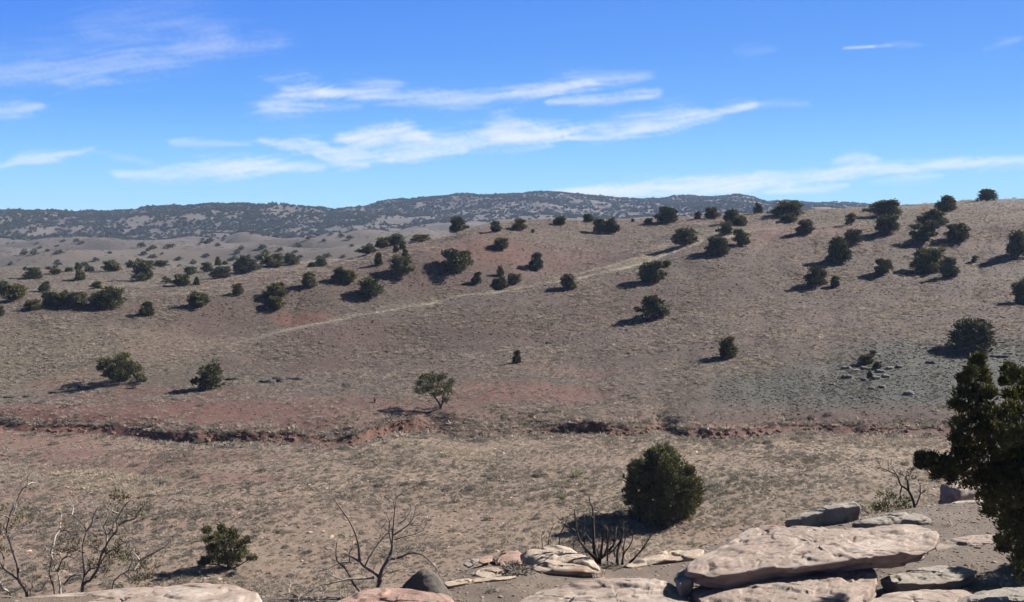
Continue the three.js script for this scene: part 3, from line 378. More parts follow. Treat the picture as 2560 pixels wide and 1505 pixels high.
// ---------------------------------------------------------------- the junipers, one by one: column and row of the foot, width and height in the photograph
const J = [
  // left middle distance, beyond the low spur
  [84, 697, 50, 32, 'dome', 'broad juniper with long shadow near the left edge, on the pale flat'],
  [121, 676, 17, 11, 'dome', 'tiny round juniper right of the broad one near the left edge'],
  [142, 685, 28, 15, 'dome', 'low wide juniper left of the tight cluster beyond the spur'],
  [174, 679, 25, 12, 'dome', 'flat little juniper at the left end of the tight cluster'],
  [195, 675, 20, 18, 'oval', 'upright juniper in the middle of the tight cluster at left'],
  [213, 667, 18, 13, 'dome', 'rearmost juniper of the tight cluster at left'],
  [222, 679, 28, 15, 'dome', 'low juniper at the right end of the tight cluster at left'],
  [199, 700, 31, 26, 'oval', 'rounded juniper in front of the tight cluster at left'],
  [278, 679, 50, 31, 'dome', 'wide dark juniper standing alone right of the tight cluster'],
  [327, 670, 23, 19, 'oval', 'small juniper just behind the big tall left juniper, left side'],
  [357, 704, 60, 54, 'grey', 'largest tall juniper in the left middle distance with dark shadow'],
  [373, 667, 28, 17, 'dome', 'juniper peeking over the right shoulder of the tall left one'],
  [401, 667, 38, 17, 'grey', 'long low grey juniper right of the tall left one'],
  [454, 666, 44, 30, 'dome', 'square dark juniper on the far edge of the flat'],
  [490, 663, 20, 20, 'oval', 'small oval juniper beside the square dark one'],
  [475, 687, 31, 21, 'dome', 'rounded juniper below the square dark one'],
  [518, 680, 36, 27, 'ragged', 'leaning juniper between two rounded ones in left middle distance'],
  [545, 663, 20, 21, 'oval', 'upright small juniper behind the leaning one'],
  [563, 662, 16, 11, 'dome', 'tiny juniper right of the upright small one'],
  [553, 695, 46, 30, 'dome', 'mid green juniper left of the bushy grey one on the spur'],
  [612, 684, 66, 44, 'grey', 'bushy grey green juniper at the crest of the left spur'],
  [656, 662, 16, 13, 'dome', 'tiny juniper between the bushy grey one and the dark pair'],
  [686, 668, 52, 36, 'dome', 'left tree of the dark pair on the spur crest'],
  [728, 662, 46, 32, 'dome', 'right tree of the dark pair on the spur crest'],
  [802, 643, 34, 22, 'ragged', 'pointed juniper on the spur crest right of the dark pair'],
  [780, 648, 28, 13, 'grey', 'low scrubby juniper touching the pointed one on the crest'],
  // left slope
  [38, 750, 60, 40, 'dome', 'large rounded juniper at left edge above the dark row'],
  [6, 738, 46, 37, 'grey', 'juniper cut by the left edge behind the large rounded one'],
  [0, 791, 28, 30, 'dome', 'dark juniper cut by the left edge below the others'],
  [111, 729, 33, 25, 'oval', 'small juniper above the left end of the dark row'],
  [84, 775, 40, 28, 'dome', 'separate round juniper at the left end of the dark row'],
  [129, 765, 43, 38, 'dome', 'first joined juniper of the dark row on the left slope'],
  [161, 766, 46, 41, 'dome', 'second joined juniper of the dark row on the left slope'],
  [196, 769, 50, 41, 'grey', 'greyish juniper in the middle of the dark row'],
  [243, 762, 44, 34, 'dome', 'fourth juniper of the dark row beside the big round one'],
  [274, 770, 86, 58, 'dome', 'big round juniper closing the dark row at its right end'],
  [243, 722, 29, 19, 'dome', 'small juniper directly above the big round one of the row'],
  [416, 709, 26, 19, 'ragged', 'sparse small juniper beside a brown bush on the left slope'],
  [366, 789, 46, 35, 'oval', 'lone juniper downhill right of the dark row'],
  [496, 766, 55, 39, 'dome', 'lone dome shaped juniper in the middle of the left slope'],
  [596, 736, 33, 27, 'oval', 'small greenish juniper left of the stacked pair'],
  [691, 745, 56, 42, 'dome', 'upper tree of the stacked pair on the left slope'],
  [688, 771, 43, 31, 'dome', 'lower tree of the stacked pair on the left slope'],
  [773, 719, 41, 40, 'ragged', 'pointed juniper right of the stacked pair'],
  [848, 703, 34, 38, 'dome', 'left half of a twin juniper on the central slope'],
  [873, 706, 38, 33, 'dome', 'right half of a twin juniper on the central slope'],
  // behind and along the central crest
  [921, 628, 46, 22, 'dome', 'left end of the dark clump behind the central crest'],
  [958, 620, 50, 30, 'dome', 'middle of the dark clump behind the central crest'],
  [992, 613, 50, 32, 'grey', 'tallest right end of the dark clump behind the central crest'],
  [1050, 604, 45, 19, 'dome', 'long low juniper behind the crest right of the dark clump'],
  [1006, 624, 19, 22, 'oval', 'small juniper leaning out of the dark clump on the crest'],
  [990, 631, 18, 18, 'oval', 'round little juniper below the dark clump on the crest'],
  [947, 663, 25, 31, 'oval', 'small pointed juniper left of the big grey green one'],
  [1014, 647, 23, 24, 'oval', 'small juniper sitting on top of the big grey green one'],
  [1001, 688, 64, 49, 'grey', 'big grey green juniper on the central slope'],
  [928, 742, 69, 52, 'dome', 'large dark juniper below the big grey green one'],
  [1143, 582, 47, 42, 'dome', 'leaning juniper where the central crest drops away left'],
  [1239, 579, 31, 27, 'grey', 'rounded grey juniper on the crest right of the leaning one'],
  [1298, 575, 46, 30, 'ragged', 'open spreading juniper on the crest'],
  [1332, 582, 10, 9, 'dome', 'tiny seedling below the open spreading juniper'],
  [1400, 562, 29, 22, 'dome', 'small ball juniper on the middle of the skyline crest'],
  [1470, 555, 25, 21, 'dome', 'small juniper on the crest just left of the twin domes'],
  [1500, 583, 34, 38, 'dome', 'left dome of the twin junipers under the crest'],
  [1527, 584, 36, 41, 'dome', 'right dome of the twin junipers under the crest'],
  [1582, 555, 9, 9, 'dome', 'tiny seedling on the crest between twins and large tree'],
  [1620, 562, 22, 17, 'grey', 'low bush juniper at the foot of the large crest tree'],
  [1668, 558, 55, 43, 'dome', 'large rounded tree on the crest at centre right'],
  [1255, 623, 45, 31, 'dome', 'wide juniper alone in the upper hollow'],
  [1137, 677, 82, 56, 'dome', 'very wide black green juniper on the central slope'],
  [1339, 672, 44, 40, 'oval', 'square topped juniper in the hollow'],
  [1252, 690, 23, 25, 'oval', 'small dark juniper above the pair on the pale line'],
  [1191, 709, 30, 29, 'oval', 'small round juniper left of the pair on the pale line'],
  [1245, 727, 41, 36, 'dome', 'left tree of the pair on the pale line, long shadow'],
  [1284, 711, 40, 28, 'grey', 'right paler tree of the pair on the pale line'],
  [1421, 722, 44, 39, 'grey', 'grey green juniper standing alone on the pale line'],
  [1712, 613, 70, 44, 'ragged', 'spreading tree with bare forked stem beside the pale hollow'],
  [1629, 705, 68, 54, 'dome', 'large juniper with heavy shadow right of the pale line'],
  [1667, 666, 23, 15, 'dome', 'small juniper just behind the large one with heavy shadow'],
  // right slope
  [1744, 548, 19, 19, 'oval', 'thin small juniper on the skyline left of a round one'],
  [1778, 547, 39, 29, 'dome', 'round juniper on the skyline beside the thin one'],
  [1831, 559, 46, 36, 'dome', 'upper left tree of a trio below the skyline'],
  [1849, 566, 41, 28, 'dome', 'right tree of a trio below the skyline'],
  [1815, 586, 43, 33, 'grey', 'lowest tree of a trio below the skyline'],
  [1896, 534, 29, 26, 'oval', 'small juniper alone against the far blue hill'],
  [1971, 541, 82, 40, 'dome', 'very broad tree breaking the skyline at right'],
  [1971, 556, 43, 24, 'dome', 'low juniper in front of the very broad skyline tree'],
  [1796, 638, 57, 49, 'grey', 'shaggy juniper at the left of the right slope'],
  [1855, 614, 49, 43, 'ragged', 'open olive juniper with visible stems uphill of the shaggy one'],
  [2014, 586, 51, 37, 'grey', 'grey juniper below the very broad skyline tree'],
  [2128, 563, 35, 31, 'ragged', 'thin juniper left of the stacked dark pair'],
  [2215, 540, 88, 40, 'dome', 'upper tree of the stacked dark pair on the skyline'],
  [2221, 581, 70, 48, 'dome', 'lower tree of the stacked dark pair under the skyline'],
  [2364, 529, 55, 43, 'dome', 'dark tree on the skyline second from the right'],
  [2467, 503, 51, 31, 'ragged', 'lone tree on the skyline farthest right'],
  [2335, 563, 64, 41, 'dome', 'juniper directly below the second skyline tree from right'],
  [2310, 604, 77, 54, 'ragged', 'wide juniper third down in the right hand chain'],
  [2392, 602, 71, 47, 'dome', 'juniper right of the right hand chain'],
  [2135, 609, 55, 39, 'dome', 'round juniper uphill of the tall right slope one'],
  [2094, 655, 74, 60, 'oval', 'tall spreading juniper in the middle of the right slope'],
  [2039, 711, 63, 47, 'dome', 'two lobed juniper lower on the right slope'],
  [2087, 718, 28, 27, 'oval', 'small companion right of the two lobed juniper'],
  [2206, 684, 44, 39, 'dome', 'dark egg shaped juniper on the right slope'],
  [2317, 681, 77, 62, 'dome', 'large domed juniper far right of the egg shaped one'],
  [2371, 695, 49, 52, 'grey', 'thinner juniper touching the large domed one on its right'],
  [2437, 657, 23, 19, 'ragged', 'small sparse juniper on the upper right slope'],
  [2545, 641, 64, 62, 'oval', 'black pointed juniper cut by the right edge'],
  [2562, 759, 64, 66, 'grey', 'shadowed juniper cut by the right edge below the pointed one'],
  [2428, 874, 122, 78, 'ragged', 'big flat topped juniper on the grey gravel shoulder'],
  [1821, 896, 52, 52, 'oval', 'lone dark juniper low on the right slope'],
  [2167, 908, 38, 23, 'dome', 'low dark juniper among grey ledge rocks'],
  [2192, 921, 24, 19, 'dome', 'small juniper right of the low one among ledge rocks'],
  [2174, 943, 16, 15, 'oval', 'tiny juniper below the ledge rocks'],
  [2183, 884, 19, 9, 'grey', 'flat little juniper just above the ledge rocks'],
  [1636, 795, 84, 60, 'ragged', 'shaggy three part juniper with shadow at centre right'],
  [525, 972, 78, 64, 'grey', 'feathery juniper above the wash beside dark ledges'],
  [1291, 909, 27, 34, 'oval', 'slim young juniper alone on the middle slope'],
];
for (const a of J) juniper(...a.slice(0, 5), a[5], a[1] < 745 && a[1] > 640 && a[0] < 560 ? 100 : 45);

// nearer trees are built lobe by lobe: [column, row, radius] in the photograph at the tree's own distance
function at3(px, py, depth) { const d = ray(px, py), f = -d[2] * CP - d[1] * SP; const k = depth / f; return [d[0] * k, d[1] * k, d[2] * k]; }   // depth along the line of sight's axis
function lobed(label, foot, lobes, stems, o, group) {
  const g = ground(foot[0], foot[1], foot[2] ?? 30), depth = -g.z * CP - g.y * SP, m = depth / F, rand = rng(Math.round(foot[0] * 3 + foot[1])), t = thing('juniper_tree', label, 'juniper', group);
  t.position.set(g.x, g.y, g.z);
  const P = (px, py, back) => { const p = at3(px, py, depth + back); return [p[0] - g.x, p[1] - g.y, p[2] - g.z]; };
  const L = []; for (const [px, py, r, back] of lobes) { const b = back ?? (rand() - .5) * 1.1 * o.round, q = P(px, py, b); L.push([...q, r * m]); if (back === undefined && o.round > 0) L.push([...P(px + (rand() - .5) * r, py + (rand() - .5) * r * .6, b + (rand() < .5 ? -1 : 1) * o.round * (.3 + .35 * rand())), r * m * .92]); }
  const f = new Faces(); clumps(f, L, rand, { tones: olive, floor: .03, ...o });
  part('trunk', mergeGeometries(stems.map((s, k) => limb(s.pts.map(([px, py, b]) => P(px, py, b ?? 0)), s.r0 * m, s.r1 * m, 7, .3, k + 3))), bark, t);
  part('crown', f.geometry(), needle, t); placed.push([g.x, g.z, o.round * .5 + .4, label]); return t;
}
lobed('large dense juniper on the valley floor behind the big rock slab', [1655, 1302],
  [[1650, 1160, 40], [1685, 1168, 38], [1610, 1178, 34], [1592, 1205, 28], [1640, 1205, 48], [1690, 1215, 46], [1600, 1240, 36], [1650, 1250, 50], [1700, 1255, 40], [1625, 1278, 36], [1670, 1284, 36], [1735, 1222, 22], [1734, 1250, 24], [1720, 1270, 24], [1662, 1134, 20], [1628, 1142, 16], [1590, 1170, 18], [1590, 1262, 24], [1702, 1284, 22], [1720, 1180, 14]],
  [{ pts: [[1655, 1308], [1650, 1280], [1640, 1230], [1645, 1180]], r0: 8, r1: 2 }, { pts: [[1660, 1308], [1675, 1270], [1695, 1220], [1700, 1180]], r0: 6, r1: 2 }, { pts: [[1650, 1308], [1620, 1260], [1605, 1215]], r0: 5, r1: 1.5 }], { density: 1.35, clump: .11, each: 18, leaf: .15, wide: .32, round: 1.8, squash: 1.8, bunches: 10 }, 'junipers on the valley floor');
lobed('small open juniper near dead shrubs on the valley floor', [572, 1421],
  [[546, 1342, 17], [580, 1332, 14], [582, 1352, 17], [552, 1366, 19], [520, 1352, 12], [516, 1328, 8], [600, 1368, 17], [575, 1386, 19], [540, 1392, 20], [612, 1390, 16], [522, 1404, 12], [505, 1412, 8], [626, 1398, 10], [590, 1404, 18], [560, 1408, 18], [556, 1322, 9], [615, 1352, 7], [530, 1375, 14]],
  [{ pts: [[572, 1424], [568, 1400], [556, 1360], [548, 1330]], r0: 4, r1: 1 }, { pts: [[573, 1424], [584, 1395], [600, 1365], [618, 1336]], r0: 3, r1: .7 }, { pts: [[571, 1424], [545, 1412], [505, 1410]], r0: 3, r1: .8 }, { pts: [[573, 1424], [600, 1412], [637, 1388]], r0: 2.5, r1: .7 }], { density: 1.6, clump: .08, each: 16, leaf: .085, squash: 1.4, wide: .4, round: .75 }, 'junipers on the valley floor');
lobed('open crowned juniper on two bare stems above the wash', [1102, 1021],
  [[1085, 938, 13], [1068, 942, 13], [1104, 944, 13], [1092, 966, 16], [1076, 972, 14], [1118, 970, 13], [1064, 974, 17], [1048, 960, 13], [1072, 954, 15], [1090, 950, 11], [1112, 962, 14], [1122, 982, 12], [1100, 982, 14], [1046, 980, 10], [1126, 958, 9], [1112, 1000, 9], [1082, 986, 9], [1106, 946, 9], [1060, 944, 8]],
  [{ pts: [[1103, 1024], [1098, 1008], [1084, 988], [1070, 970], [1055, 955]], r0: 3.2, r1: .8 }, { pts: [[1103, 1024], [1106, 1004], [1110, 985], [1118, 960]], r0: 3.4, r1: .8 }, { pts: [[1104, 1015], [1112, 1000], [1122, 985]], r0: 1.6, r1: .6 }], { density: 1.2, clump: .12, each: 11, leaf: .12, bunches: 4, wide: .42, round: 1.5, tones: [...olive, ...greyish] }, 'junipers above the wash');
lobed('juniper leaning far to the left above the red wash', [347, 957],
  [[290, 944, 17], [268, 936, 14], [318, 946, 16], [252, 922, 9], [300, 903, 20], [274, 905, 18], [322, 915, 20], [338, 930, 18], [350, 945, 14], [300, 922, 20], [262, 915, 14], [282, 925, 16], [340, 918, 12], [356, 950, 9], [252, 905, 9], [312, 895, 12]],
  [{ pts: [[350, 960], [342, 945], [322, 925], [296, 910]], r0: 4, r1: 1.2 }, { pts: [[350, 960], [348, 940], [335, 915]], r0: 3, r1: 1 }], { density: 1.8, clump: .14, each: 14, leaf: .15, wide: .42, round: 1.9 }, 'junipers above the wash');
// the big juniper at the right edge of the ledge
lobed('big shaded juniper rising from the ledge at the right edge', [2640, 1565, 8],
  [[2545, 1300, 40, 0], [2532, 1350, 32, 0], [2556, 1392, 32, 0], [2566, 1436, 30, 0], [2500, 1040, 26, .5], [2510, 1100, 32, .4], [2495, 1150, 32, .4], [2400, 1125, 24, .2], [2530, 1180, 40, -.2], [2470, 1200, 36, .4], [2436, 915, 17, .1], [2428, 940, 16, -.1], [2452, 948, 20, .1], [2408, 985, 17, 0], [2440, 985, 24, .1], [2468, 985, 20, -.1], [2395, 1020, 17, 0], [2425, 1030, 30, .1], [2466, 1030, 28, -.1], [2395, 1062, 22, .2], [2430, 1080, 36, -.1], [2475, 1090, 34, .2], [2390, 1100, 20, -.1], [2425, 1130, 38, .1], [2470, 1145, 40, -.1], [2400, 1165, 26, .1], [2440, 1190, 40, 0], [2490, 1200, 44, .2], [2380, 1195, 18, -.2], [2530, 1090, 34], [2530, 1030, 24], [2548, 985, 24], [2545, 945, 17], [2520, 925, 11, .2], [2516, 955, 11, .1], [2526, 990, 10, .1], [2550, 1150, 46], [2545, 1230, 50], [2500, 1262, 36, 0], [2462, 1240, 30, -.1], [2520, 1310, 36, 2.2], [2555, 1350, 40, 2.0], [2600, 1360, 50, 2.3], [2640, 1380, 60, 2.2], [2550, 1402, 26, 2.2], [2590, 1330, 40, .2], [2550, 1290, 30, 0], [2600, 1180, 80], [2610, 1050, 70], [2620, 970, 50], [2600, 1290, 70, 2.2], [2660, 1120, 90], [2690, 1010, 60], [2690, 1260, 80, 2], [2700, 1340, 80, 2.2], [2496, 1350, 13, 2], [2476, 1285, 16, .4], [2510, 1372, 14, 2],
   [2350, 1172, 14, -.3], [2326, 1162, 12, -.35], [2306, 1146, 10, -.4], [2304, 1162, 9, -.4], [2372, 1180, 17, -.2], [2345, 1188, 10, -.3], [2330, 1148, 8, -.3], [2362, 1156, 11, -.2], [2408, 952, 8, 0], [2448, 900, 8, 0]],
  [{ pts: [[2640, 1575], [2620, 1350], [2570, 1250], [2500, 1150], [2450, 1040], [2438, 940]], r0: 22, r1: 3 }, { pts: [[2640, 1575], [2625, 1300], [2590, 1150], [2550, 1020]], r0: 16, r1: 3 }, { pts: [[2570, 1250], [2480, 1210], [2400, 1185], [2320, 1158]], r0: 8, r1: 1.5 }, { pts: [[2645, 1575], [2680, 1280], [2690, 1100]], r0: 18, r1: 4 }, { pts: [[2640, 1575], [2600, 1360], [2520, 1310]], r0: 8, r1: 2 }], { density: 2.5, clump: .055, each: 22, leaf: .05, wide: .42, round: 1.1, bunches: 8, squash: 1.5 }, 'plants on the ledge');

// ---------------------------------------------------------------- ground cover: grass tufts, low brush, stones
function tuftShape(seed, blades, spread, tall, wide, tones, lean = .5) {
  const f = new Faces(), rand = rng(seed);
  for (let k = 0; k < blades; k++) { const a = rand() * 6.2832, q = spread * Math.sqrt(rand()), l = lean * (.3 + rand()), b = a + (rand() - .5), n = 1 / Math.hypot(l, 1); f.spray(Math.cos(a) * q, -.02, Math.sin(a) * q, Math.cos(b) * l * n, n, Math.sin(b) * l * n, tall * (.55 + .6 * rand()), wide * (.7 + .6 * rand()), rand, tones[Math.floor(rand() * tones.length)]); }
  return f.geometry();
}
function brushShape(seed, n, tall, leaf, tones, open = .5) {   // a low rounded bush, one metre across
  const f = new Faces(), rand = rng(seed);
  for (let k = 0; k < n; k++) { const u = rand(), a = rand() * 6.2832, s = Math.sqrt(1 - u * u), q = .5 * mix(open, 1, Math.sqrt(rand())) * (.85 + .2 * Math.sin(a * 3 + seed)), x = s * Math.cos(a), z = s * Math.sin(a), l = 1 / Math.hypot(x, u + .5, z); f.spray(x * q, u * q * 2 * tall * .82, z * q, x * l, (u + .5) * l, z * l, leaf * (.6 + .8 * rand()), leaf * .42, rand, tones[Math.floor(rand() * tones.length)]); }
  for (let k = 0; k < 9; k++) { const a = k * .7 + rand(); f.spray(0, -.05, 0, Math.cos(a) * .6, .8, Math.sin(a) * .6, .5 * tall + .2, .025, rand, [.09, .075, .06]); }
  return f.geometry();
}
const STRAW = [[.36, .285, .22], [.31, .24, .19], [.42, .34, .265], [.24, .185, .15]], SAGE = [[.14, .122, .097], [.165, .146, .116], [.105, .094, .074], [.195, .17, .135]], DUSK = [[.070, .058, .046], [.052, .046, .037], [.092, .078, .062], [.115, .10, .082]];
const dry = new THREE.MeshPhysicalMaterial({ name: 'dry grass and twigs', vertexColors: true, roughness: 1, side: THREE.DoubleSide, transmission: .5, thickness: 0, color: new THREE.Color().setRGB(.86, .86, .86) });
const stoneMaterial = new THREE.MeshStandardMaterial({ name: 'loose stone', color: new THREE.Color().setRGB(.8, .8, .8), roughness: .95, bumpMap: gritBump, bumpScale: .01 });
function stoneShape(seed, flat = .6) { const g = new THREE.IcosahedronGeometry(.5, 1), p = g.attributes.position, rand = rng(seed), o = rand() * 50; for (let i = 0; i < p.count; i++) { const x = p.getX(i), y = p.getY(i), z = p.getZ(i), k = .8 + .55 * n3(x * 2.1 + o, y * 2.1, z * 2.1 + o); p.setXYZ(i, x * k * 1.15, y * k * flat, z * k); } g.computeVertexNormals(); return g; }
function scatter(name, label, category, geometry, material, spots) {        // spots: x, y, z, width, height, turn, colour
  const m = new THREE.InstancedMesh(geometry, material, spots.length), o = new THREE.Object3D(), c = new THREE.Color();
  spots.forEach((s, i) => { o.position.set(s[0], s[1], s[2]); o.scale.set(s[3], s[4], s[3]); o.rotation.set(s[7] ?? 0, s[5], 0); o.updateMatrix(); m.setMatrixAt(i, o.matrix); m.setColorAt(i, c.setRGB(s[6][0], s[6][1], s[6][2])); });
  m.name = name; m.userData = { kind: 'stuff', label, category }; m.castShadow = m.receiveShadow = true; scene.add(m); return m;
}
{
  const rand = rng(4242), bins = Object.fromEntries(['s0', 's1', 's2', 'g0', 'g1', 'd0', 'd1', 'd2', 'p0', 'p1', 'p2'].map((k) => [k, []]));
  let v2 = 1;
  const add = (x, z, r, soft) => {
    soilAt(x, z, r); const bare = clamp(kBare * 1.1, 0, 1), grey = clamp(kGrey * 1.15, 0, 1);
    const n = fbm(x / 3.1 + 40, z / 3.1, 3), n5 = fbm(x / 11 - 7, z / 11, 3), y = groundAt(x, z), v = .75 + .55 * rand(); soft *= clamp(.95 + .9 * fbm(x / 6 + 80, z / 6, 2), .6, 1.6);
    const valley = r > 30 && r < 66 ? 1 : 0;
    if (rand() > (valley ? .8 : .72) + .6 * n - .5 * bare + .15 * grey) return;
    const q = rand(), pStone = r < 26 ? 0 : (valley ? .14 : .3) + .25 * grey, pDusk = valley ? clamp(.24 + .5 * n5, .06, .5) : .1, pSage = valley ? .36 : .2 + .3 * grey;
    if (r > 90) { const P = profs[clamp(Math.round(Math.atan2(x, -z) / BIN) + NB, 0, cols.length - 1)]; if (P.px > 540 && P.px < 1850 && Math.abs(r - P.R[iB]) < 1.9 * rand()) return; }
    if (q < pStone) { const s = (.05 + .16 * rand() * rand()) * (1 + .25 * grey) * (r > 90 ? 1.4 : 1), t = mix(.8, 2.1, rand() * rand()); bins['p' + (Math.floor(rand() * 3))].push([x, y + s * .12, z, s * (1 + .5 * rand()), s * (.55 + .4 * rand()), rand() * 6.28, [cA[0] * t, cA[1] * t * 1.02, cA[2] * t * 1.06], (rand() - .5) * .6]); return; }
    if (q < pStone + pDusk) { const s = (.12 + .30 * rand() * rand()) * soft; bins['d' + Math.floor(rand() * 3)].push([x, y, z, s * 1.2, s * (.55 + .4 * rand()), rand() * 6.28, [v, v * (1 + .05 * (rand() - .5)), v]]); return; }
    if (q < pStone + pDusk + pSage) { const s = (.13 + .26 * rand() * rand()) * soft * (1 - .25 * grey); if (grey > .5 && rand() < .5) v2 = .55; else v2 = 1; bins['g' + Math.floor(rand() * 2)].push([x, y, z, s * 1.3, s * (.5 + .35 * rand()), rand() * 6.28, [v * 1.05 * v2, v * (1.0 + .06 * rand()) * v2, v * .95 * v2]]); return; }
    const s = (.15 + .2 * rand()) * soft; bins['s' + Math.floor(rand() * 3)].push([x, y, z, s, s * (.4 + .45 * rand()), rand() * 6.28, [v * (valley ? 1 : .95), v * (valley ? 1 : .95) * (.97 + .06 * rand()), v * (valley ? 1 : .95) * (.9 + .2 * rand())]]);
  };
  const field = (r0, r1, count, soft, half = .56) => { for (let k = 0; k < count; k++) { const a = (rand() * 2 - 1) * half, r = Math.sqrt(mix(r0 * r0, r1 * r1, rand())); add(Math.sin(a) * r, -Math.cos(a) * r, r, soft); } };
  field(30, 48, 22000, .75); field(48, 68, 40000, .78); field(66, 90, 56000, .84); field(90, 130, 100000, .95); field(130, 190, 110000, 1.12); field(190, 300, 36000, 1.6);
  for (let k = 0; k < 26000; k++) { const a = -.56 + .72 * rand(), r = Math.sqrt(mix(280 * 280, 660 * 660, rand())), x = Math.sin(a) * r, z = -Math.cos(a) * r; if (fbm(x / 45 + 12, z / 45, 3) < -.15 + .25 * rand()) continue; const s = .35 + .8 * rand() * rand(), v = .7 + .5 * rand(); bins[rand() < .6 ? 'd' + Math.floor(rand() * 3) : 'g' + Math.floor(rand() * 2)].push([x, groundAt(x, z), z, s * 1.3, s * .7, rand() * 6.28, [v, v, v]]); }
  // pale grass in the folds and beside the wash
  const thick = (px, py, rx, rz, n, turn) => { const g = ground(px, py, 30); for (let k = 0; k < n; k++) { const a = rand() * 6.28, q = Math.sqrt(rand()), u = Math.cos(a) * q * rx, w = Math.sin(a) * q * rz, x = g.x + u * Math.cos(turn) - w * Math.sin(turn), z = g.z + u * Math.sin(turn) + w * Math.cos(turn), s = .2 + .22 * rand(), v = .95 + .35 * rand(); if (fbm(x * .8, z * .8, 2) < -.1) continue; bins['s' + Math.floor(rand() * 3)].push([x, groundAt(x, z), z, s, s * (.35 + .35 * rand()), rand() * 6.28, [v, v, v * .95]]); } };
  thick(1080, 1125, 4.4, .9, 420, .35); thick(1170, 1142, 2.6, .8, 200, .3); thick(980, 1108, 2, .6, 110, 0); thick(230, 1195, 4.5, 1.1, 420, .15); thick(330, 1225, 3.6, .8, 260, .2); thick(1590, 650, 9, 1.8, 600, -.35); thick(240, 1185, 2, 1, 120, 0); thick(550, 1255, 2.5, .5, 120, .1); thick(800, 655, 14, 6, 900, -.2); thick(640, 690, 12, 5, 500, -.2);
  // bunches along both lips of the wash
  for (let k = 0; k < 2600; k++) { const i = Math.floor(rand() * cols.length), P = profs[i], up = rand() < .6, r = up ? P.R[iBank] + .1 + 1.6 * rand() * rand() : P.R[iWash] - .3 - 2 * rand(), x = Math.sin(cols[i]) * r, z = -Math.cos(cols[i]) * r, s = .11 + .2 * rand() + .35 * Math.pow(rand(), 5), v = .8 + .5 * rand(), t = rand(); bins[t < .45 ? 's' + Math.floor(rand() * 3) : t < .75 ? 'g' + Math.floor(rand() * 2) : 'd' + Math.floor(rand() * 3)].push([x, groundAt(x, z), z, s * 1.2, s * (.55 + .4 * rand()), rand() * 6.28, [v, v, v]]); }
  const S3 = [201, 202, 203].map((s) => tuftShape(s, 26, .42, .85, .085, STRAW, .95)), B2 = [211, 212].map((s) => brushShape(s, 60, .75, .26, SAGE)), D3 = [221, 222, 223].map((s) => brushShape(s, 56, .7, .24, DUSK)), P3 = [231, 232, 233].map((s) => stoneShape(s));
  for (let k = 0; k < 3; k++) scatter('dry_grass', 'pale straw coloured grass tufts covering valley and hillside', 'grass', S3[k], dry, bins['s' + k]);
  for (let k = 0; k < 2; k++) scatter('sage_cover', 'small grey green brush covering valley and hillside', 'brush', B2[k], dry, bins['g' + k]);
  for (let k = 0; k < 3; k++) scatter('dark_brush_cover', 'small dark twiggy brush dotted over valley and hillside', 'brush', D3[k], dry, bins['d' + k]);
  for (let k = 0; k < 3; k++) scatter('loose_stones', 'small loose stones strewn over valley and hillside', 'stones', P3[k], stoneMaterial, bins['p' + k]);
  // grit on the ledge
  const grits = [[], []];
  for (let k = 0; k < 26000; k++) { const a = (rand() * 2 - 1) * .52, r = Math.sqrt(mix(140, 470, rand())), x = Math.sin(a) * r, z = -Math.cos(a) * r; if (r > profs[clamp(Math.round(a / BIN) + NB, 0, cols.length - 1)].R[iLip] + .6) continue; if (rand() > .6 + .7 * fbm(x * .9, z * .9, 3)) continue; const s = .018 + .075 * rand() * rand() * rand(), t = mix(.55, 1.5, rand()); grits[k & 1].push([x, groundAt(x, z) + s * .1, z, s * (1 + .6 * rand()), s * .8, rand() * 6.28, rand() < .2 ? [.3, .24, .2] : [.20 * t, .15 * t, .125 * t], (rand() - .5) * .6]); }
  grits.forEach((g, k) => scatter('ledge_gravel', 'fine gravel lying between the slabs of the ledge', 'gravel', P3[k], stoneMaterial, g));
  const led = []; for (let k = 0; k < 500; k++) { const a = (rand() * 2 - 1) * .5, r = 12 + 9 * rand(), x = Math.sin(a) * r, z = -Math.cos(a) * r; if (r > profs[Math.round(a / BIN) + NB].R[iLip] + .5 || fbm(x * .7 + 3, z * .7, 2) < .05) continue; const s = .06 + .1 * rand(), v = .8 + .4 * rand(); led.push([x, groundAt(x, z), z, s, s * 1.1, rand() * 6.28, [v, v, v]]); }
  scatter('ledge_grass', 'short dry grass growing in the ledge gravel', 'grass', S3[1], dry, led);
}

// single bushes that stand out: [column, row of the foot, width, height]
const bushShapes = [301, 302, 303].map((s) => brushShape(s, 420, .72, .13, [...SAGE, ...DUSK.slice(2)], .35)), darkBush = [311, 312].map((s) => brushShape(s, 420, .75, .12, DUSK, .3));
function bush(px, py, w, h, dark, label, group, rMin = 30) {
  if (group) label = where(px, py, dark ? 'dark shrub' : 'grey sagebrush', w > 25 ? 'wide' : w > 21 ? 'middling' : 'small') ?? label;
  const g = ground(px, py, rMin), m = (-g.z * CP - g.y * SP) / F, seed = Math.round(px + py), list = dark ? darkBush : bushShapes, b = new THREE.Mesh(list[seed % list.length], dry);
  b.name = numbered(dark ? 'dark_shrub' : 'sagebrush'); b.userData = { label, category: 'shrub' }; if (group) b.userData.group = group;
  b.position.set(g.x, g.y - .02, g.z); b.scale.set(w * m, h * m * 1.1, w * m); b.rotation.y = seed; scene.add(b); return b;
}
const fromCrop = (list, ox, oy, k) => list.map(([x, y]) => [ox + x / k, oy + y / k]);
const shore = 'rounded grey sagebrush growing along the edge of the dry wash', floorL = 'low grey sagebrush out on the open valley floor', slopeL = 'small grey shrub alone on the lower hillside';
const rb = rng(77);
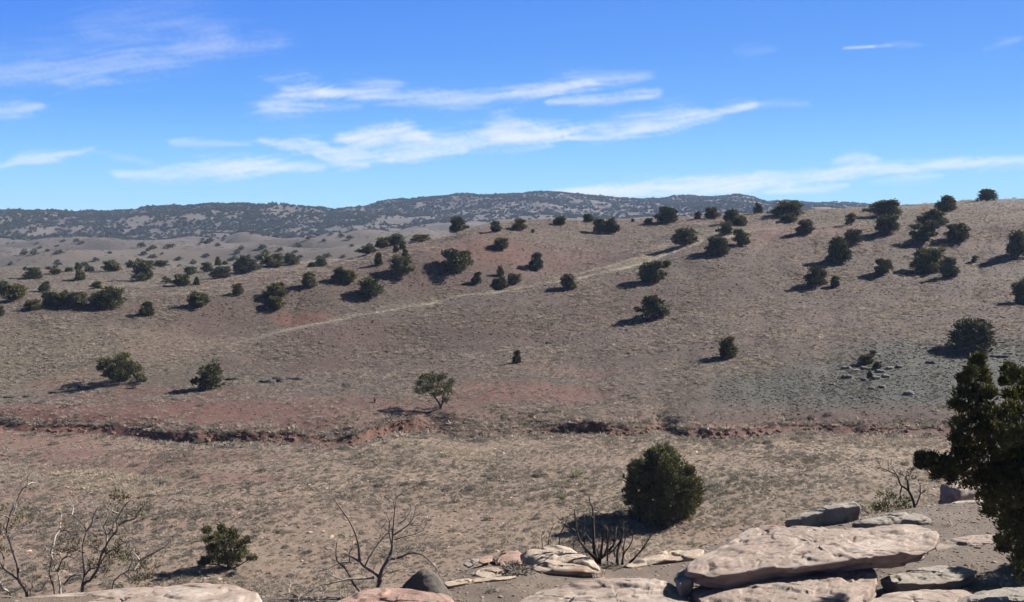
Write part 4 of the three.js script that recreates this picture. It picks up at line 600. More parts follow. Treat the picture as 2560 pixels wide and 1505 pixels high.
for (const [x, y] of fromCrop([[1405, 545], [1920, 745], [1545, 750], [1370, 705], [375, 815], [755, 825], [1380, 800], [830, 765], [470, 755], [2100, 870], [2400, 845]], 0, 820, 2.8).concat(fromCrop([[315, 815], [30, 850], [400, 840], [1050, 695], [1380, 712], [1160, 735], [930, 760], [830, 765], [1000, 795], [1760, 750], [2340, 700], [2405, 725], [2480, 770], [2080, 805], [2290, 805], [1640, 750], [2240, 610], [2350, 645]], 850, 820, 2.8), fromCrop([[65, 700], [130, 785], [150, 725], [285, 760], [490, 765], [590, 780], [720, 808], [850, 685], [750, 685], [950, 745], [915, 780], [1645, 732], [1375, 665], [1380, 705], [370, 825], [1500, 745], [1230, 740], [1080, 735]], 1660, 820, 2.8))) bush(x, y, 20 + 9 * rb(), 11 + 6 * rb(), rb() < .3, shore, 'sagebrush along the dry wash', 50);
for (const [x, y] of fromCrop([[235, 893], [300, 935], [945, 965], [1140, 1085], [1370, 1045]], 0, 820, 2.8).concat(fromCrop([[730, 905], [1380, 1035], [460, 1092], [590, 1092], [270, 1105]], 850, 820, 2.8), fromCrop([[1400, 930], [1745, 990], [1690, 955]], 1660, 820, 2.8), fromCrop([[390, 700], [440, 850], [300, 610], [750, 625], [1180, 715], [1210, 795], [650, 905], [490, 1125], [1350, 260], [1600, 240], [1760, 240], [2000, 290], [2220, 290], [2060, 690], [210, 110], [400, 108]], 600, 1150, 3.877), fromCrop([[490, 595], [1715, 745], [1330, 790], [1710, 875], [250, 1015], [1290, 60], [1900, 175], [1560, 225], [1440, 350], [1760, 320], [2100, 450], [2300, 400]], 0, 1150, 3.877), fromCrop([[270, 580], [730, 575], [645, 690], [760, 160], [1200, 300]], 1150, 1150, 3.877))) bush(x, y, 18 + 12 * rb(), 9 + 6 * rb(), rb() < .35, floorL, 'sagebrush on the valley floor', 30);
for (const [x, y] of fromCrop([[55, 530], [290, 525], [1165, 295], [1510, 230], [2430, 415]], 0, 820, 2.8).concat(fromCrop([[2000, 475], [1345, 610], [1470, 102], [45, 410]], 850, 820, 2.8), fromCrop([[890, 490], [1150, 605], [85, 645]], 1660, 820, 2.8))) bush(x, y, 18 + 8 * rb(), 8 + 4 * rb(), rb() < .5, slopeL, 'shrubs on the lower hillside', 60);
bush(1289, 1429, 92, 42, true, 'dark round shrub on the pale ledge slabs beside the gravel', null, 11);
bush(1457, 1411, 52, 32, false, 'pale twiggy shrub at the foot of the black dead bush, left', null, 11);
bush(1528, 1419, 54, 24, false, 'low pale shrub at the foot of the black dead bush, right', null, 11);
bush(1227, 1480, 24, 18, false, 'tiny grey green plant in the gravel beside the dark boulder', null, 11);
// two green yuccas
for (const [px, py, w, label] of [[1441, 1196, 24, 'upper of two bright green yucca clumps on the valley floor'], [1405, 1250, 19, 'lower of two bright green yucca clumps on the valley floor']]) {
  const g = ground(px, py, 30), m = -g.z / F, y = new THREE.Mesh(tuftShape(px, 60, .12, .95, .07, [[.12, .15, .045], [.16, .17, .06], [.08, .11, .035]], .9), dry); y.name = numbered('yucca'); y.userData = { label, category: 'yucca', group: 'yuccas on the valley floor' }; y.position.set(g.x, g.y, g.z); y.scale.setScalar(w * m); scene.add(y);
}

// ---------------------------------------------------------------- far junipers
{
  const rand = rng(909), shapes = [0, 1, 2].map((s) => { const f = new Faces(); clumps(f, [[0, .4, 0, .3], [.2, .32, .1, .24], [-.2, .34, -.05, .24], [0, .6, .02, .24], [.05, .3, -.22, .22], [-.08, .25, .22, .22]], rng(500 + s), { density: 1.3, clump: .12, each: 9, leaf: .19, wide: .7, tones: olive, floor: .0, whole: true }); return f.geometry(); });
  // those on the flats beyond the spur can be told apart: things of their own
  const spots = []; let tries = 0;
  while (spots.length < 75 && tries++ < 20000) {
    const px = rand() * 1150 - 20, py = 592 + 82 * rand(), q = fbm(px / 90 + 3, py / 9, 2); if (rand() > .25 + .8 * q) continue;
    const g = ground(px, py, 205, 760); if (g.r > 700 || g.r < 205) continue; if (spots.some((s) => Math.hypot(s.x - g.x, s.z - g.z) < 4)) continue;
    spots.push(g); const w = 1.2 + 1.7 * rand() * (g.r > 330 ? 1.25 : 1), t = thing('far_juniper_tree', where(px, py, g.r > 420 ? 'far juniper' : 'distant juniper', w > 2.2 ? 'wide' : w > 1.7 ? 'middling' : 'tiny') ?? (g.r > 420 ? 'small distant juniper dotted on the smooth far slopes' : 'small juniper on the pale flat beyond the left spur'), 'juniper', g.r > 420 ? 'distant junipers on the smooth slopes' : 'junipers on the pale flat');
    part('crown', shapes[Math.floor(rand() * 3)], needle, t); part('trunk', kinds.dome[0].trunk, bark, t); t.position.set(g.x, g.y - .1, g.z); t.scale.set(w, w * (.6 + .25 * rand()), w); t.rotation.y = rand() * 6.28;
  }
  // the wooded hills read as one mass
  const far = [[], [], []];
  for (let k = 0; k < 90000; k++) {
    const a = (rand() * 2 - 1) * .56, i = clamp(Math.round(a / BIN) + NB, 0, cols.length - 1), P = profs[i], r = mix(P.R[NL - 5] - 40, P.R[NL - 3] + 30, rand()), x = Math.sin(a) * r, z = -Math.cos(a) * r;
    const up = (r - P.R[NL - 5]) / (P.R[NL - 3] - P.R[NL - 5]), patchy = fbm(x / 60 + 20, z / 60, 3), fine = fbm(x / 11, z / 26, 2);
    let p = smooth(-.35, .6, .8 * patchy + .6 * fine + .5 * (up - .45) + (P.px < 860 ? .16 : .12 + .25 * smooth(1200, 1700, P.px))); if (up < .06) p *= .25; if (up > .95) p = Math.max(p, .45);
    if (rand() > p * .62) continue;
    const w = 1.6 + 2.2 * rand() * rand() + .7 * rand(), v = .8 + .5 * rand(); far[k % 3].push([x, groundAt(x, z) - .2, z, w, w * (.6 + .3 * rand()), rand() * 6.28, [v, v, v]]);
  }
  far.forEach((f, k) => scatter('far_woodland', 'dark juniper woodland covering the distant hills', 'woodland', shapes[k], needles[1], f));
}
scene.fog = new THREE.FogExp2(new THREE.Color().setRGB(.45, .6, .95), 0.00016);

// ---------------------------------------------------------------- rocks of the ledge
const rockMaterial = new THREE.MeshStandardMaterial({ name: 'sandstone', vertexColors: true, color: new THREE.Color().setRGB(1.02, 1.02, 1.02), roughness: .93, bumpMap: gritBump, bumpScale: .02 });
const STONE = { pink: [[.245, .184, .154], [.335, .274, .238], [.155, .094, .076], [.115, .102, .09]], pale: [[.31, .235, .18], [.39, .315, .255], [.24, .155, .112], [.21, .18, .145]], red: [[.235, .142, .115], [.29, .19, .155], [.17, .098, .08], [.19, .155, .135]], dark: [[.085, .072, .062], [.13, .11, .095], [.055, .045, .04], [.10, .088, .075]], grey: [[.21, .18, .155], [.27, .24, .21], [.15, .115, .098], [.13, .118, .105]] };
// a slab: its top face seen as an outline in the photograph, lying on a plane of given height (at its anchor) and slope; thickness and undercut below
const size0 = (o) => Math.max(...o.map((p) => p[0])) - Math.min(...o.map((p) => p[0])) > 260;
function slab(name, label, outline, o) {
  const { h, tilt = [0, 0], thick = .3, under = .12, bulge = .04, tone = 'pink', rough = .03, seed = 1, cat = 'rock', round = .1, blocky = 0 } = o;
  const a0 = ray(...o.anchor ?? outline[0]), k0 = h / a0[1], ax = a0[0] * k0, az = a0[2] * k0;
  const pts = outline.map(([px, py]) => { const d = ray(px, py), t = (h - tilt[0] * ax - tilt[1] * az) / (d[1] - tilt[0] * d[0] - tilt[1] * d[2]); return [d[0] * t, d[2] * t]; });
  let cx = 0, cz = 0; for (const p of pts) { cx += p[0] / pts.length; cz += p[1] / pts.length; }
  const curve = new THREE.CatmullRomCurve3(pts.map(([x, z]) => new THREE.Vector3(x - cx, 0, z - cz)), true, 'catmullrom', blocky ? .05 : .3), NA = o.seg ?? 120, ring = curve.getSpacedPoints(NA);
  const plane = (x, z) => h + tilt[0] * (x + cx - ax) + tilt[1] * (z + cz - az), pos = [], col = [], uv = [], idx = [], S = STONE[tone], size = Math.max(...ring.map((p) => p.length()));
  const rings = []; const NT = size0(outline) ? 72 : 40; for (let i = 0; i <= NT; i++) rings.push(['top', Math.pow(i / NT, .8)]); for (let i = 1; i <= 14; i++) rings.push(['side', i / 14]);
  rings.forEach(([kind, t]) => {
    for (let j = 0; j < NA; j++) {
      const p = ring[j], edge = p.length() || 1e-3; let x, y, z;
      if (kind === 'top') { const q = t; x = p.x * q; z = p.z * q; const e = edge * (1 - q), lip = e < round ? (1 - Math.sqrt(Math.max(0, 1 - Math.pow(1 - e / round, 2)))) * round * .8 : 0; y = plane(x, z) + bulge * (1 - q * q) - lip; }
      else { const q = 1 + (.25 * Math.sin(t * 2.4) * round - under * Math.pow(t, .7)) / edge * (.6 + .8 * clamp(.5 + fbm3(p.x * 2 + seed, t * 2, p.z * 2, 2), 0, 1)); x = p.x * q; z = p.z * q; y = plane(p.x, p.z) - round * .8 - (thick - round * .8) * t; }
      const X = x + cx + seed * 7.7, Z = z + cz, fr = kind === 'top' ? smooth(0, .25, 1 - t) * .6 + .4 : 1;
      const n = fbm3(X * 1.6, y * 1.6, Z * 1.6, 3), n6 = fbm3(X * 5.5, y * 5.5, Z * 5.5, 3), strat = kind === 'side' ? .5 * n2(y * 22 + n * 2, seed) : 0, pit = smooth(.6, .7, n2(X * 4.3 + 9, Z * 4.3)) * .02 + .02 * smooth(.0, .08, n2(X * 1.3 + n * .8, Z * 2.1 - seed)) + .012 * smooth(.1, .16, n2(X * 2.6 - 3, Z * 3.9 + n));
      const crack = kind === 'top' && size > .5 ? .04 * smooth(.022, .0, Math.abs(n2(X * .42 + 3 + .1 * n6, Z * .8 + seed))) * smooth(-.1, .25, n2(X * .6 + 30, Z * .6)) : 0;
      if (kind === 'top' && size > .5) { const s = 2.6 * fbm3(X * .55 + 2, seed, Z * .8, 2) + .5 * n2(X * 2.2, Z * 2.2), fl = Math.floor(s); y += .032 * (fl + smooth(0, .12, s - fl)) * fr; }   // thin beds broken back in steps
      if (kind === 'top') y += rough * (n * .75 + n6 * .3 + .25 * fbm3(X * 17, y * 17, Z * 17, 2)) * fr - pit - crack; else { const w = (rough * (n * 1.6 + n6 * 1.3) + .09 * strat) / (Math.hypot(x, z) + .05); x *= 1 + w; z *= 1 + w; y += rough * .6 * n6; }
      pos.push(x, y, z); uv.push((x + cx) * 1.3 + y, (z + cz) * 1.3 + y * .6);
      const m1 = smooth(-.25, .5, fbm3(X * 1.1 + 4, y * 1.1, Z * 1.1, 4)), m2 = smooth(.12, .5, fbm3(X * 2.3 - 8, y * 2.3, Z * 2.3, 4)), m3 = smooth(.2, .5, fbm3(X * 4.2 + 2, y * 4.2, Z * 4.2, 3)), m4 = smooth(.3, .6, fbm3(X * 8.5 - 5, y * 8.5, Z * 8.5, 3)), g = (1 + .3 * n6 + .26 * fbm3(X * 17, y * 17, Z * 17, 2)) * (1 - .5 * m4);
      for (let c = 0; c < 3; c++) col.push(mix(mix(mix(S[0][c], S[1][c], m1), S[2][c], m2 * 1), S[3][c], m3 * .8) * g);
    }
  });
  for (let i = 0; i < rings.length - 1; i++) for (let j = 0; j < NA; j++) { const a = i * NA + j, b = i * NA + (j + 1) % NA; idx.push(a, b, a + NA, b, b + NA, a + NA); }
  const base = (rings.length - 1) * NA, cy = plane(0, 0) - thick; pos.push(0, cy, 0); col.push(...S[0]); uv.push(0, 0); for (let j = 0; j < NA; j++) idx.push(base + j, base + (j + 1) % NA, rings.length * NA);
  let area = 0; for (let j = 0; j < NA; j++) { const a = ring[j], b = ring[(j + 1) % NA]; area += a.x * b.z - b.x * a.z; }
  if (area > 0) for (let i = 0; i < idx.length; i += 3) [idx[i], idx[i + 1]] = [idx[i + 1], idx[i]];
  const g = new THREE.BufferGeometry(); for (let i = 0; i < pos.length; i += 3) { pos[i + 1] -= cy; } g.setAttribute('position', new THREE.Float32BufferAttribute(pos, 3)); g.setAttribute('color', new THREE.Float32BufferAttribute(col, 3)); g.setAttribute('uv', new THREE.Float32BufferAttribute(uv, 2)); g.setIndex(idx); g.computeVertexNormals();
  const m = new THREE.Mesh(g, rockMaterial); m.name = numbered(name); m.userData = { label, category: cat, kind: 'thing' }; if (o.group) m.userData.group = o.group; m.position.set(cx, cy, cz); scene.add(m); return m;
}
slab('rock_slab', 'largest pink slab on the ledge with dark undercut front', [[1716, 1432], [1722, 1408], [1770, 1378], [1830, 1348], [1872, 1322], [1930, 1313], [2030, 1317], [2120, 1319], [2200, 1314], [2262, 1312], [2326, 1318], [2348, 1336], [2340, 1360], [2296, 1382], [2240, 1384], [2180, 1390], [2110, 1400], [2050, 1408], [1985, 1416], [1920, 1420], [1850, 1430], [1780, 1438]], { anchor: [1850, 1430], h: -4.52, tilt: [.05, .03], thick: .25, under: .3, bulge: .03, rough: .06, seed: 3, round: .035, seg: 300 });
slab('rock_slab', 'lower slab in front of the largest pink slab', [[1722, 1470], [1790, 1452], [1850, 1432], [1900, 1436], [1980, 1432], [2080, 1420], [2150, 1408], [2186, 1420], [2194, 1440], [2176, 1475], [2130, 1515], [2100, 1560], [1900, 1580], [1770, 1550], [1745, 1500]], { anchor: [1900, 1475], h: -4.765, tilt: [.06, .06], thick: .5, bulge: .04, rough: .04, seed: 5, under: .05, round: .04, seg: 240, tone: 'pink' });
slab('rock_slab', 'pale pink slab left of the big slabs along the bottom edge', [[1285, 1512], [1340, 1478], [1420, 1458], [1500, 1446], [1600, 1444], [1660, 1450], [1690, 1466], [1716, 1486], [1746, 1530], [1720, 1600], [1500, 1620], [1320, 1590]], { anchor: [1500, 1446], h: -4.86, tilt: [0, .05], thick: .5, bulge: .05, rough: .035, seed: 8, round: .05, seg: 240, tone: 'pink' });
slab('rock_slab', 'flat slab in the bottom right corner left of centre', [[2150, 1512], [2190, 1488], [2250, 1478], [2330, 1474], [2400, 1470], [2440, 1480], [2450, 1520], [2400, 1600], [2200, 1600]], { anchor: [2250, 1480], h: -4.86, thick: .5, bulge: .04, rough: .03, seed: 11, round: .035, tone: 'pink' });
slab('rock_slab', 'rounded slab in the bottom right corner beneath the juniper', [[2380, 1500], [2440, 1478], [2520, 1466], [2600, 1462], [2680, 1480], [2700, 1560], [2560, 1620], [2400, 1560]], { anchor: [2520, 1466], h: -4.72, thick: .6, bulge: .06, rough: .04, seed: 12, round: .06, tone: 'grey' });
slab('rock_slab', 'long smooth slab along the bottom left edge', [[-160, 1500], [0, 1490], [120, 1482], [240, 1474], [360, 1466], [470, 1460], [560, 1460], [620, 1470], [655, 1490], [640, 1540], [520, 1600], [200, 1640], [-120, 1620]], { anchor: [300, 1470], h: -5.0, tilt: [0, .02], thick: .5, bulge: .03, rough: .03, seed: 14, round: .04, seg: 240, tone: 'pink' });
slab('rock_slab', 'low red brown slab at the bottom edge under the dead tree', [[815, 1520], [850, 1494], [900, 1476], [960, 1468], [1020, 1472], [1080, 1480], [1125, 1490], [1150, 1530], [1100, 1600], [880, 1600]], { anchor: [960, 1470], h: -5.06, thick: .4, bulge: .03, rough: .035, seed: 17, round: .035, tone: 'red' });
slab('boulder', 'dark streaked half round boulder beside the dead tree', [[1004, 1462], [1030, 1452], [1062, 1448], [1095, 1456], [1122, 1474], [1100, 1484], [1060, 1484], [1020, 1476]], { anchor: [1060, 1466], h: -5.20, thick: .3, bulge: .24, rough: .07, seed: 19, round: .03, under: -.02, tone: 'dark', seg: 80 });
slab('rock_slab', 'reddish domed slab behind the dark round shrub', [[1236, 1398], [1252, 1382], [1280, 1374], [1306, 1382], [1316, 1396], [1300, 1412], [1250, 1412]], { anchor: [1280, 1392], h: -5.44, thick: .3, bulge: .06, rough: .02, seed: 21, tone: 'red', round: .06, seg: 80 });
slab('rock_slab', 'pale cream slab left of the black dead bush', [[1300, 1386], [1340, 1368], [1390, 1364], [1430, 1374], [1470, 1388], [1496, 1410], [1500, 1424], [1450, 1420], [1390, 1414], [1330, 1412], [1305, 1402]], { anchor: [1400, 1392], h: -5.42, tilt: [0, -.1], thick: .35, bulge: .05, rough: .04, seed: 23, tone: 'pale', round: .06, seg: 120 });
slab('rock_slab', 'thin cream slab in the gravel in front of the pale slab', [[1330, 1412], [1380, 1408], [1440, 1414], [1500, 1424], [1470, 1430], [1400, 1430], [1340, 1424]], { anchor: [1400, 1418], h: -5.36, thick: .2, bulge: .01, rough: .02, seed: 25, tone: 'pale', round: .03, seg: 90 });
slab('rock_slab', 'cream slab edge left of the dark round shrub', [[1186, 1430], [1206, 1420], [1240, 1418], [1262, 1424], [1250, 1434], [1210, 1440]], { anchor: [1220, 1428], h: -5.32, thick: .16, bulge: .02, rough: .02, seed: 27, tone: 'pale', round: .03, seg: 70 });
slab('rock_slab', 'flat cream sheet of rock left below the dark round shrub', [[1110, 1452], [1150, 1444], [1220, 1440], [1290, 1436], [1270, 1444], [1180, 1452], [1120, 1462]], { anchor: [1180, 1446], h: -5.3, thick: .16, bulge: .0, rough: .012, seed: 28, tone: 'pale', round: .02, seg: 80 });
slab('rock_slab', 'cream strip of rock behind the left end of the largest slab', [[1560, 1408], [1610, 1394], [1660, 1380], [1720, 1372], [1760, 1370], [1750, 1388], [1700, 1394], [1640, 1402], [1580, 1414]], { anchor: [1660, 1388], h: -5.46, tilt: [.04, 0], thick: .2, bulge: .02, rough: .02, seed: 29, tone: 'pale', round: .03, seg: 90 });
slab('stone', 'longest of three narrow stones lying in a row on the ledge rim', [[1158, 1404], [1176, 1396], [1196, 1396], [1194, 1402], [1168, 1410]], { anchor: [1176, 1402], h: -5.42, thick: .1, bulge: .01, rough: .01, seed: 31, tone: 'grey', round: .025, seg: 48, group: 'stones on the rim' });
slab('stone', 'middle of three narrow stones lying in a row on the ledge rim', [[1196, 1400], [1212, 1390], [1230, 1388], [1230, 1398], [1206, 1404]], { anchor: [1212, 1396], h: -5.42, thick: .12, bulge: .01, rough: .012, seed: 33, tone: 'red', round: .025, seg: 48, group: 'stones on the rim' });
slab('stone', 'smallest of three narrow stones lying in a row on the ledge rim', [[1230, 1392], [1240, 1388], [1244, 1393], [1236, 1398]], { anchor: [1236, 1393], h: -5.44, thick: .1, bulge: .01, rough: .012, seed: 35, tone: 'dark', round: .02, seg: 40, group: 'stones on the rim' });
slab('boulder', 'tilted dark block behind the largest slab', [[1962, 1300], [2005, 1280], [2055, 1266], [2096, 1258], [2136, 1252], [2152, 1262], [2120, 1270], [2060, 1280], [2010, 1296]], { anchor: [2060, 1274], h: -5.36, tilt: [.2, -.1], thick: .7, bulge: .0, rough: .035, seed: 37, tone: 'grey', round: .05, blocky: 1, under: .0, seg: 100 });
slab('rock_slab', 'thin dark edged slab resting behind the right end of the largest slab', [[2130, 1308], [2190, 1296], [2240, 1286], [2290, 1284], [2322, 1292], [2328, 1306], [2260, 1306], [2180, 1312]], { anchor: [2240, 1296], h: -5.3, tilt: [.04, 0], thick: .26, bulge: .02, rough: .025, seed: 39, tone: 'grey', round: .04, seg: 90 });
slab('boulder', 'squarish upright boulder half hidden by the big juniper', [[2350, 1214], [2366, 1202], [2400, 1198], [2440, 1200], [2450, 1214], [2400, 1224]], { anchor: [2380, 1210], h: -5.25, thick: .7, bulge: .03, rough: .04, seed: 41, tone: 'pink', round: .06, blocky: 1, under: .02, seg: 80 });
slab('rock_slab', 'pale rim slab below the squarish boulder', [[2300, 1282], [2350, 1266], [2410, 1252], [2480, 1248], [2500, 1258], [2440, 1270], [2380, 1280], [2330, 1290]], { anchor: [2400, 1266], h: -5.5, thick: .3, bulge: .02, rough: .02, seed: 43, tone: 'pink', round: .04, seg: 90 });
slab('rock_slab', 'second pale rim slab nearer than the first at right', [[2350, 1300], [2400, 1288], [2470, 1276], [2530, 1276], [2520, 1290], [2450, 1298], [2390, 1308]], { anchor: [2440, 1290], h: -5.4, thick: .3, bulge: .02, rough: .02, seed: 45, tone: 'pink', round: .04, seg: 90 });
slab('rock_slab', 'orange cream flat stone right of the largest slab', [[2340, 1322], [2370, 1314], [2410, 1316], [2420, 1326], [2380, 1334], [2350, 1332]], { anchor: [2380, 1324], h: -5.32, thick: .2, bulge: .01, rough: .015, seed: 47, tone: 'pale', round: .03, seg: 60 });
slab('rock_slab', 'broken layered slab in the gravel right of the largest slab', [[2330, 1362], [2390, 1346], [2460, 1338], [2530, 1342], [2560, 1356], [2520, 1372], [2440, 1378], [2370, 1376]], { anchor: [2440, 1358], h: -5.16, thick: .3, bulge: .01, rough: .04, seed: 51, tone: 'pink', round: .03, seg: 120 });
slab('rock_slab', 'dark low slab under the right end of the largest slab', [[2200, 1440], [2260, 1424], [2330, 1414], [2400, 1412], [2440, 1426], [2400, 1446], [2310, 1456], [2240, 1458]], { anchor: [2300, 1436], h: -4.98, thick: .3, bulge: .01, rough: .05, seed: 53, tone: 'grey', round: .03, seg: 120 });
slab('boulder', 'dark notch stone wedged under the left end of the largest slab', [[1684, 1440], [1694, 1424], [1716, 1418], [1736, 1428], [1734, 1448], [1700, 1460]], { anchor: [1710, 1440], h: -4.66, thick: .3, bulge: .02, rough: .03, seed: 49, tone: 'grey', round: .05, seg: 60, group: 'wedged stones' });
// dark ledges on the hillside: [outline], at the slope's own height
function ledgeRock(px, py, w, d, h, tone, label, group, name = 'ledge_rock', rMin = 50) {
  const g = ground(px, py, rMin), m = (-g.z * CP - g.y * SP) / F, n = stoneShapes[Math.round(px + py) % 3], r = new THREE.Mesh(n, toneMat[tone]); r.name = numbered(name); r.userData = { label, category: 'rock' }; if (group) r.userData.group = group; r.position.set(g.x, g.y + h * m * .15, g.z); r.scale.set(w * m, h * m * 1.3, d * m); r.rotation.y = (px % 7 - 3) * .08; scene.add(r); return r;
}
const toneMat = Object.fromEntries(Object.entries({ dark: [.032, .027, .025], grey: [.095, .09, .078], pale: [.15, .135, .115] }).map(([k, c]) => [k, new THREE.MeshStandardMaterial({ name: k + ' ledge stone', color: new THREE.Color().setRGB(...c), roughness: .95, bumpMap: gritBump, bumpScale: .02 })]));  // dark: black shadow of the ledges is put into the stone colour
function blockShape(seed) { const g = new THREE.IcosahedronGeometry(.5, 3), p = g.attributes.position, o = seed * 3.7; for (let i = 0; i < p.count; i++) { let x = p.getX(i), y = p.getY(i), z = p.getZ(i); const e = Math.pow(Math.pow(Math.abs(x), 4) + Math.pow(Math.abs(y), 4) + Math.pow(Math.abs(z), 4), .25) / .5, k = .92 / Math.pow(e, .75) * (1 + .2 * n3(x * 3 + o, y * 3, z * 3 - o) + .09 * n3(x * 8 + o, y * 8, z * 8)); p.setXYZ(i, x * k, y * k * (1 + .12 * Math.floor(n2(x * 4 + o, z * 4) * 3)), z * k); } g.computeVertexNormals(); return g; }
const stoneShapes = [1, 2, 3].map(blockShape);
ledgeRock(668, 955, 46, 34, 10, 'dark', 'left part of the dark rock ledge above the wash'); ledgeRock(696, 953, 34, 30, 16, 'dark', 'round dark rock in the middle of the ledge above the wash'); ledgeRock(738, 948, 48, 26, 8, 'dark', 'right thin end of the dark rock ledge above the wash'); ledgeRock(585, 948, 40, 30, 8, 'dark', 'short dark ledge right of the feathery juniper'); ledgeRock(866, 965, 24, 16, 9, 'dark', 'small dark rock right of the dark rock ledge');
for (const [x, y, w] of [[26, 993, 32], [70, 991, 20], [140, 981, 36], [205, 966, 14], [160, 972, 18]]) ledgeRock(x, y, w, 24, 6, 'dark', where(x, y, 'dark ledge rock', w > 25 ? 'wide' : 'small') ?? 'low dark ledge rock at the left above the red wash', 'ledge rocks at the left');
for (const [x, y, w, h, t] of [[2115, 921, 26, 8, 'grey'], [2140, 928, 24, 8, 'pale'], [2160, 922, 20, 8, 'grey'], [2200, 930, 26, 8, 'grey'], [2225, 921, 22, 7, 'pale'], [2118, 944, 32, 11, 'grey'], [2190, 946, 24, 8, 'grey'], [2215, 942, 22, 8, 'pale'], [2160, 950, 16, 8, 'grey'], [2248, 918, 18, 7, 'grey'], [2205, 968, 18, 8, 'pale'], [2180, 972, 16, 7, 'grey']]) ledgeRock(x, y, w, 16, h, t, where(x, y, t + ' flat rock', w > 23 ? 'wide' : 'small') ?? 'flat grey rock in the broken ledge below the low junipers', 'broken grey ledge');
ledgeRock(2272, 985, 26, 18, 11, 'pale', 'single pale boulder on the grey gravel slope'); ledgeRock(2326, 908, 26, 14, 9, 'dark', 'dark rock upslope left of the big flat topped juniper'); ledgeRock(2500, 892, 50, 16, 7, 'dark', 'dark ledge right of the big flat topped juniper'); ledgeRock(2080, 962, 16, 12, 7, 'pale', 'small pale rock left of the broken grey ledge');
// red clods fallen along the cut bank
{ const r = rng(61), red = new THREE.MeshStandardMaterial({ name: 'red clay', color: new THREE.Color().setRGB(.115, .058, .046), roughness: .97, bumpMap: gritBump, bumpScale: .02 }), spots = [[], [], []]; for (let k = 0; k < 900; k++) { const i = Math.floor(r() * cols.length), P = profs[i], q = P.R[iWash] - .2 + 1.1 * r(), x = Math.sin(cols[i]) * q, z = -Math.cos(cols[i]) * q; if (fbm(cols[i] * 60, 2.2, 2) < -.12) continue; const s = .1 + .34 * r() * r(); spots[k % 3].push([x, groundAt(x, z) + s * .15, z, s, s * .8, r() * 6.28, [.8 + .5 * r(), .8 + .5 * r(), .8 + .4 * r()], (r() - .5)]); } spots.forEach((s, k) => scatter('wash_clods', 'red clay clods broken from the wash bank', 'clods', stoneShapes[k], red, s)); }

// ---------------------------------------------------------------- dead and half dead bushes of the ledge: limbs drawn as [column, row] through the photograph, each at its own distance
function snag(name, label, cat, foot, depthFrom, branches, mats, o = {}) {
  const [ox, oy, k] = o.crop, gx = ox + foot[0] / k, gy = oy + foot[1] / k, depth = depthFrom, t = thing(name, label, cat, o.group), rand = rng(Math.round(gx * 5 + gy)), m = depth / F;
  const c = at3(gx, gy, depth), gy0 = groundAt(c[0], c[2]); t.position.set(c[0], gy0, c[2]);
  const P = (x, y, b) => { const p = at3(ox + x / k, oy + y / k, depth + b); return [p[0] - c[0], p[1] - gy0, p[2] - c[2]]; };
  const ends = [], back = o.spread ?? .5;
  branches.forEach(([pts, r0, r1, mat = 0, b0], n) => {
    const lean = b0 ?? (rand() - .5) * 2 * back, start = o.starts?.[n] ?? 0, sm = pts.map(([x, y], i) => P(x + (rand() - .5) * 2, y + (rand() - .5) * 2, lean * (i / (pts.length - 1)) + start));
    const root = pts[0][1] > (o.rootRow ?? 1e9); if (root) sm.unshift([sm[0][0], Math.min(sm[0][1] - .05, -.12), sm[0][2]]);
    const b = part(r0 > (o.stemAt ?? 7) ? 'stem' : 'branch', limb(sm, r0 * 1.4 / k * m, (r1 * 1.3 + .8) / k * m, r0 > 8 ? 7 : 5, .35, n + 5), mats[mat], t);
    const twigs = []; const tn = o.twigs ?? 3;
    for (let q = 0; q < tn; q++) { const i = 1 + Math.floor(rand() * (pts.length - 1)), [x, y] = pts[i], a = Math.atan2(pts[i][1] - pts[i - 1][1], pts[i][0] - pts[i - 1][0]) + (rand() < .5 ? -1 : 1) * (.5 + .6 * rand()), L = (o.twig ?? 60) * (.4 + .8 * rand()), bl = lean * (i / (pts.length - 1)) + start, bb = bl + (rand() - .5) * L / k * m * 2; const e = [x + Math.cos(a) * L, y + Math.sin(a) * L - L * .15]; twigs.push(limb([P(x, y, bl), P(mix(x, e[0], .5) + (rand() - .5) * 10, mix(y, e[1], .5) + (rand() - .5) * 10, mix(bl, bb, .5)), P(e[0], e[1], bb)], Math.max(1.9, r1 * .6) / k * m, 1.0 / k * m, 4, .2, q)); ends.push(P(e[0], e[1], bb)); for (let z = 0; z < 4; z++) { const e2 = [e[0] + (rand() - .5) * L * .8, e[1] - rand() * L * .5]; twigs.push(limb([P(mix(x, e[0], .6), mix(y, e[1], .6), mix(bl, bb, .6)), P(e2[0], e2[1], bb + (rand() - .5) * .1), P(e2[0] + (rand() - .5) * 8, e2[1] - L * .15, bb)], 1.4 / k * m, .8 / k * m, 4, .2, q + 9)); } }
    if (twigs.length) part('twigs', mergeGeometries(twigs), mats[mat], b).userData.kind = 'stuff';
  });
  if (o.leaves) { const f = new Faces(); clumps(f, o.leaves.map(([x, y, r]) => [...P(x, y, (rand() - .5) * .5), r / k * m]), rand, { density: o.leafy ?? .9, clump: .05, each: 14, leaf: .045, wide: .3, tones: o.tones ?? brownish, floor: -9, whole: true }); part('foliage', f.geometry(), needle, t); }
  return t;
}
const D1 = [600, 1150, 3.877];
